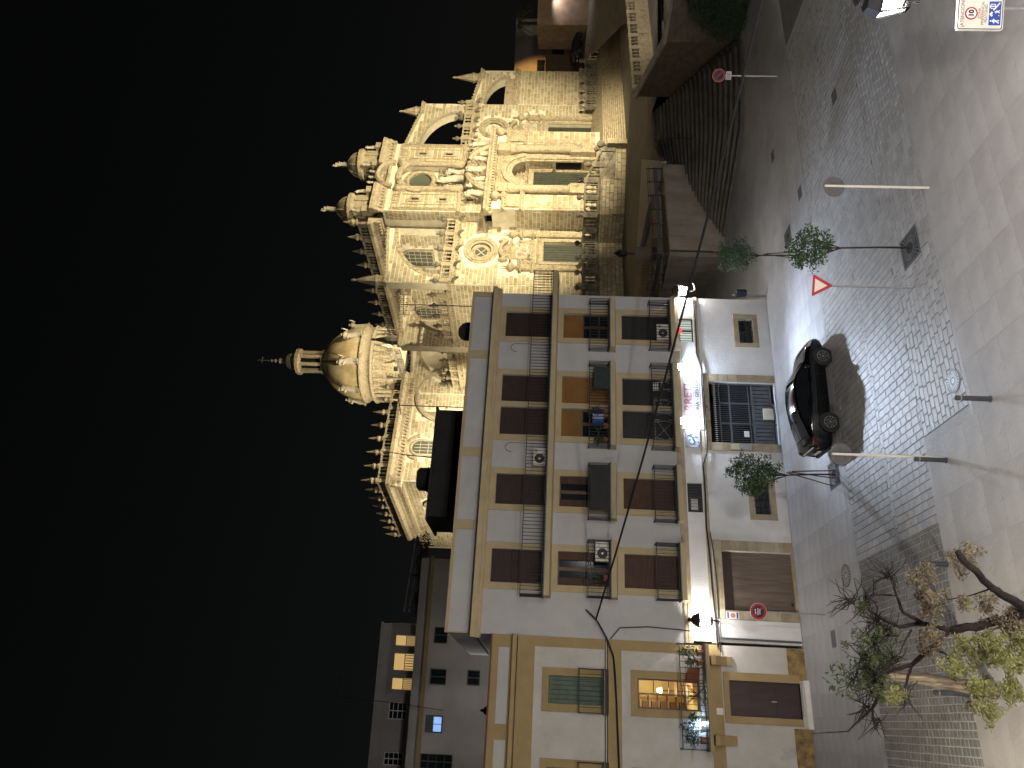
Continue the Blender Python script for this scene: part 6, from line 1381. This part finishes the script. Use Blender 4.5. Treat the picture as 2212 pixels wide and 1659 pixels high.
# ---- young orange trees
def young_tree(label, base, h, crown, n, lean=(0,0), stakes=0):
    t = thing('orange_tree', label, 'tree', (*base,0), 0, 'young orange trees on the square'); top = Vector((lean[0],lean[1],h))
    MB().tube([(0,0,0),(lean[0]*.3+.01,lean[1]*.3,h*.4),tuple(top),(top.x,top.y,h+.5)],[.035,.03,.024,.012],7).build('trunk', BARK, t)
    mbb = MB(); ml = MB()
    for c, r in crown:
        mbb.tube([tuple(top-Vector((0,0,.15))),tuple((top+Vector(c))/2+Vector((0,0,.05))),tuple(Vector(c))],[.016,.011,.005],5); leafcloud(ml, int(n*1.9*r[0]*r[1]*r[2]/.05), c, r, .095, hollow=.05, asp=.5)
        for k in range(10):
            d = Vector((random.uniform(-1,1),random.uniform(-1,1),random.uniform(-.6,1))).normalized(); e = Vector(c)+Vector((d.x*r[0],d.y*r[1],d.z*r[2]))*1.12; mbb.tube([c,tuple(e)],[.006,.003],4); leafcloud(ml, 12, tuple(e), (.11,.11,.11), .095, hollow=0, asp=.5)
    mbb.build('branches', BARK, t); ml.build('crown', ORLEAF, t)
    for k in range(stakes): MB().tube([(.16-.3*k,-.1+.12*k,0),(.05-.02*k,.02,1.55+.1*k)],.022,6).build('stake', mat('stake_wood',(.10,.05,.035),(.07,.035,.025),4,.8), t)
young_tree('nearest orange tree, thin trunk in a square grate beside the give-way sign', (4.44,22.58), 2.15, [((.0,0,2.75),(.42,.38,.42)),((-.42,0,2.75),(.34,.3,.3)),((.34,.05,2.95),(.3,.28,.3)),((-.12,.1,3.3),(.36,.34,.36)),((-.45,-.1,3.15),(.26,.26,.26)),((.1,-.1,2.45),(.26,.24,.2))], 150, (-.06,.0))
b2 = gr(3103,1015); b2 = (5.85,32.0)
young_tree('farther orange tree in front of the concrete wall', b2, 1.95, [((-.05,0,2.35),(.4,.4,.36)),((-.45,0,2.55),(.34,.32,.3)),((.35,0,2.65),(.36,.34,.36)),((-.05,0,2.95),(.42,.36,.38)),((.15,.1,3.3),(.34,.3,.3)),((-.35,.1,3.2),(.3,.28,.28))], 150, (-.04,0), stakes=2)
young_tree('staked orange tree between the car and the small window', (-2.93,27.75), 1.85, [((-.15,0,2.5),(.5,.45,.42)),((-.5,0,2.75),(.38,.36,.36)),((.25,0,2.8),(.42,.4,.42)),((-.25,.1,3.2),(.5,.45,.42)),((.3,0,3.4),(.36,.34,.34)),((-.7,0,3.05),(.26,.26,.28)),((.0,0,3.65),(.3,.28,.26)),((.05,0,2.2),(.26,.26,.26))], 170, (-.1,0), stakes=3)
# ---- big leafy tree in the near left corner
P7 = lambda x,y,d: px(3100+x/1.7951,2100+y/1.7951,d)
bt = thing('leafy_tree', 'near tree with dark bare limbs, pale leaves and pinkish dry pods', 'tree', (-3.1,11.4,0))
O = Vector((-3.1,11.4,0))
def limb(name, pts, rad, m=BARK, par=None, seg=8, base=O): 
    P = [Vector(p)-base for p in pts]; out = []; rr = []
    for i in range(len(P)-1):
        for k in range(4): 
            f = k/4; j = Vector((random.uniform(-1,1),random.uniform(-1,1),random.uniform(-1,1)))*rad[i]*(.30 if rad[i] < .1 else .10)*(1 if k else 0); out.append(P[i].lerp(P[i+1],f)+j); rr.append(rad[i]+(rad[i+1]-rad[i])*f)
    out.append(P[-1]); rr.append(rad[-1]); return MB().tube(out, rr, seg).build(name, m, par or bt, True)
root = [O, O+Vector((-.1,.2,1.6)), P7(1673,560,11.9)]
limb('trunk', root+[P7(1400,640,12.0),P7(1150,690,12.1)], [.17,.12,.085,.075,.062])
limb('limb', [P7(1150,690,12.1),P7(960,640,12.2),P7(790,660,12.3),P7(700,620,12.4),P7(560,530,12.6),P7(480,520,12.7)], [.05,.042,.034,.027,.017,.009])
limb('limb', [P7(1130,700,12.1),P7(880,930,12.3),P7(720,980,12.4),P7(650,1020,12.5)], [.046,.038,.027,.016])
limb('limb', [P7(880,930,12.3),P7(830,1100,12.3),P7(830,1230,12.3)], [.026,.02,.008]); limb('limb', [P7(650,1020,12.5),P7(670,1080,12.5),P7(600,1240,12.6),P7(430,1400,12.8),P7(180,1415,13)], [.02,.03,.025,.014,.005]); limb('limb',[P7(600,1240,12.6),P7(620,1390,12.6)],[.02,.012])
limb('limb', [P7(960,640,12.2),P7(820,560,12.3),P7(770,440,12.3),P7(610,430,12.4),P7(560,470,12.5)], [.035,.028,.02,.014,.006]); limb('limb',[P7(770,440,12.3),P7(740,300,12.4),P7(820,230,12.4),P7(850,160,12.4)],[.016,.012,.007,.003]); limb('limb',[P7(610,430,12.4),P7(610,320,12.4),P7(540,290,12.4)],[.012,.008,.004])
limb('limb', [P7(1673,520,11.8),P7(1530,440,11.7),P7(1440,380,11.7),P7(1340,270,11.6),P7(1250,200,11.6),P7(1205,130,11.6)], [.075,.064,.058,.054,.05,.047]); limb('limb',[P7(1440,390,11.7),P7(1290,440,11.8),P7(1130,470,11.9),P7(1110,400,12)],[.014,.011,.008,.004])
limb('limb',[P7(1060,830,12.2),P7(1120,850,12.1),P7(1170,940,12.1),P7(1190,1050,12.1)],[.022,.018,.014,.008]); limb('limb',[P7(880,680,12.2),P7(830,760,12.2),P7(790,860,12.2)],[.018,.013,.006])
tw = MB()
for (x,y,d) in ((560,480,12.6),(640,620,12.5),(600,760,12.5),(560,880,12.6),(640,1000,12.5),(600,1100,12.6),(560,1230,12.7),(700,700,12.4),(760,900,12.4),(640,1330,12.6),(720,300,12.4),(480,1050,12.8),(850,1180,12.3),(450,480,12.7)):
    for k in range(24):
        p = P7(x+random.uniform(-30,30),y+random.uniform(-30,30),d)-O; q = P7(x+random.uniform(-190,110),y+random.uniform(-170,170),d+random.uniform(-.4,.4))-O; m_ = p.lerp(q,.5)+Vector((random.uniform(-.08,.08),0,random.uniform(-.08,.08))); tw.tube([p,m_,q],[.009,.0065,.0035],4)
tw.build('twigs', BARK, bt)
lf = MB(); pd = MB(); dg = MB()
def clump(mb, x,y,d,w_,h_,n,s=.06):
    # ragged spray: many small tufts scattered round the middle
    for k in range(max(3, n//26)):
        a, q = random.gauss(0,.5), random.gauss(0,.5); c = P7(x+w_*q, y+h_*a, d+random.gauss(0,.14))-O
        leafcloud(mb, 46, tuple(c), (.085,.085,.075), s, flat=.35, hollow=0, asp=.36)
        if mb is pd and random.random() < .35: leafcloud(lf, 22, tuple(c+Vector((0,0,-.05))), (.09,.09,.08), s, flat=.3, hollow=0, asp=.36)
for x,y,h_,w_,n in ((940,330,80,90,420),(1000,430,110,100,480),(1000,540,90,70,360),(1010,740,130,90,520),(1240,190,90,70,300),(1180,170,60,40,140),(1250,490,60,60,230),(1400,530,110,60,300),(1560,620,110,90,360),(1540,670,80,60,260),(1640,640,60,80,240)): clump(pd, x,y,12.0,w_,h_,n)
for x,y,h_,w_,n in ((1280,800,110,110,620),(1180,960,70,100,420),(1400,780,120,80,560),(1540,790,110,110,620),(1620,930,70,80,360),(1350,1060,80,100,420),(1390,1200,80,110,520),(1560,1080,90,80,520),(1440,1290,60,40,170),(1600,1120,50,60,260),(760,1150,50,60,260),(1480,870,90,70,360),(1640,760,50,90,300)): clump(lf, x,y,11.9,w_,h_,n)
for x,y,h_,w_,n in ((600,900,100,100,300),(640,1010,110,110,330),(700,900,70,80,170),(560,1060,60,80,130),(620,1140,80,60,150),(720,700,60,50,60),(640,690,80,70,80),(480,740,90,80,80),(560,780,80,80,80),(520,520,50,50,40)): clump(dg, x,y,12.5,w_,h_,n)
lf.build('leaves', MELLEAF, bt); pd.build('dry_pods', MELPOD, bt); dg.build('shaded_leaves', mat('shaded_compound_leaf',(.12,.15,.055),(.07,.09,.035),2,.6,island=.4), bt)  # bright and shaded clumps get separate leaf colours, light put into them
pt_ = thing('leaning_tree', 'pale cracked leaning tree trunk beside the far left bollard', 'tree', (-6.75,17.7,0)); O2 = Vector((-6.75,17.7,0))
limb('trunk', [O2, P7(1280,1085,17.8), P7(1000,1035,17.9), P7(800,1010,17.9), P7(690,1000,17.9)], [.18,.16,.145,.125,.10], BARKPALE, pt_, 10, O2)
mb = MB(); c = P7(600,1000,18.0)-O2; 
for k in range(4): leafcloud(mb, 120, tuple(c+Vector((random.uniform(-.9,.9),.2,random.uniform(-.3,.6)))), (.5,.4,.45), .13, hollow=0)
mb.build('crown', ORLEAF, pt_)
for k in range(6): MB().tube([tuple(P7(700,1000,17.9)-O2), tuple(P7(620+random.uniform(-80,60),1000+random.uniform(-150,150),17.9)-O2)],[.05,.012],5).build('branch', BARK, pt_)
# ================================================================== FLOODLIGHTS OF THE CATHEDRAL (fixtures on the terrace, roofs and neighbouring house tops, one of them added fill)
GOLD = (1,.86,.55); PALEG = (1,.87,.60)
def flood(label, p, tgt, energy, angle, col=GOLD, size=.35, blend=.6, mastz=None):
    p, tgt = Vector(p), Vector(tgt); t = thing('floodlight', label, 'floodlight', p); d = (tgt-p).normalized(); q = d.to_track_quat('-Z','Y')
    o = MB().box(-.3,.3,-.22,.22,-.0,.25).build('housing', IRON, t); o.rotation_euler = q.to_euler(); o.location = -d*.1
    g_ = MB().box(-.26,.26,-.18,.18,-.02,-.004).build('lens', glow('flood_lens',(1,.85,.6),8), t); g_.rotation_euler = q.to_euler(); g_.location = -d*.1
    if mastz is not None: MB().tube([(0,0,mastz-p.z),(0,0,-.15)],.06,6).build('mast', IRON, t)
    lamp('flood_beam','SPOT',energy,col,tuple(d*.12),t,target=tuple(d*1.12),size=size,angle=angle,blend=blend)
flood('floodlight mast on the right terrace, outside the view', (39,58,11), cw(16,-1,18), 92000, 70, mastz=3.3)
flood('floodlight on the roof behind the white house, aimed at the left bay', (-1.5,54,15.5), cw(9,0,17), 15000, 40, mastz=12, blend=.9)
flood('unseen floodlight added behind the parapet of the white house to fill the front shadows', (1.5,41,14.55), cw(14,0,17), 50000, 46, mastz=13.3, blend=.7)  # added fill, softens the black shadows on the church front
flood('floodlight low on the terrace aimed at the upper front', (24,58.5,3.7), cw(13,0,25), 17000, 48, mastz=3.3)
flood('floodlight behind the gallery of the first flank bay', cw(1.6,5.2,22.9), cw(8,5,26.5), 1900, 130, PALEG)
flood('floodlight in the second flank bay', cw(1.6,16,22.9), cw(8,16,26.5), 1900, 130, PALEG)
flood('floodlight on the aisle roof washing the second flank bay wall', cw(-6.5,6,17.6), cw(0,6,20), 1500, 120, PALEG)
flood('floodlight on the aisle roof washing the transept', cw(-7,13.5,17.3), cw(-7,21.7,24), 11000, 130, PALEG)
flood('second floodlight on the aisle roof before the transept corner', cw(-12,14,17.3), cw(-12,21.7,24), 9000, 130, PALEG)
flood('floodlight before the transept end', cw(-21,29,17), cw(-13.7,31,24), 14000, 130, PALEG)
flood('floodlight lighting the dome from the front', (1.5,97.5,31.0), (2.45,115.8,41), 11500, 100, (1,.86,.58))
flood('floodlight lighting the dome from the left', (-14,106,31.0), (2.45,115.8,41), 11500, 100, (1,.86,.58))
flood('floodlight lighting the dome from the right', (17,104,32.5), (2.45,115.8,41), 11500, 100, (1,.86,.58))
for o in list(bpy.data.objects):
    if o.type == 'LIGHT' and o.parent is None: o['kind'] = 'helper'
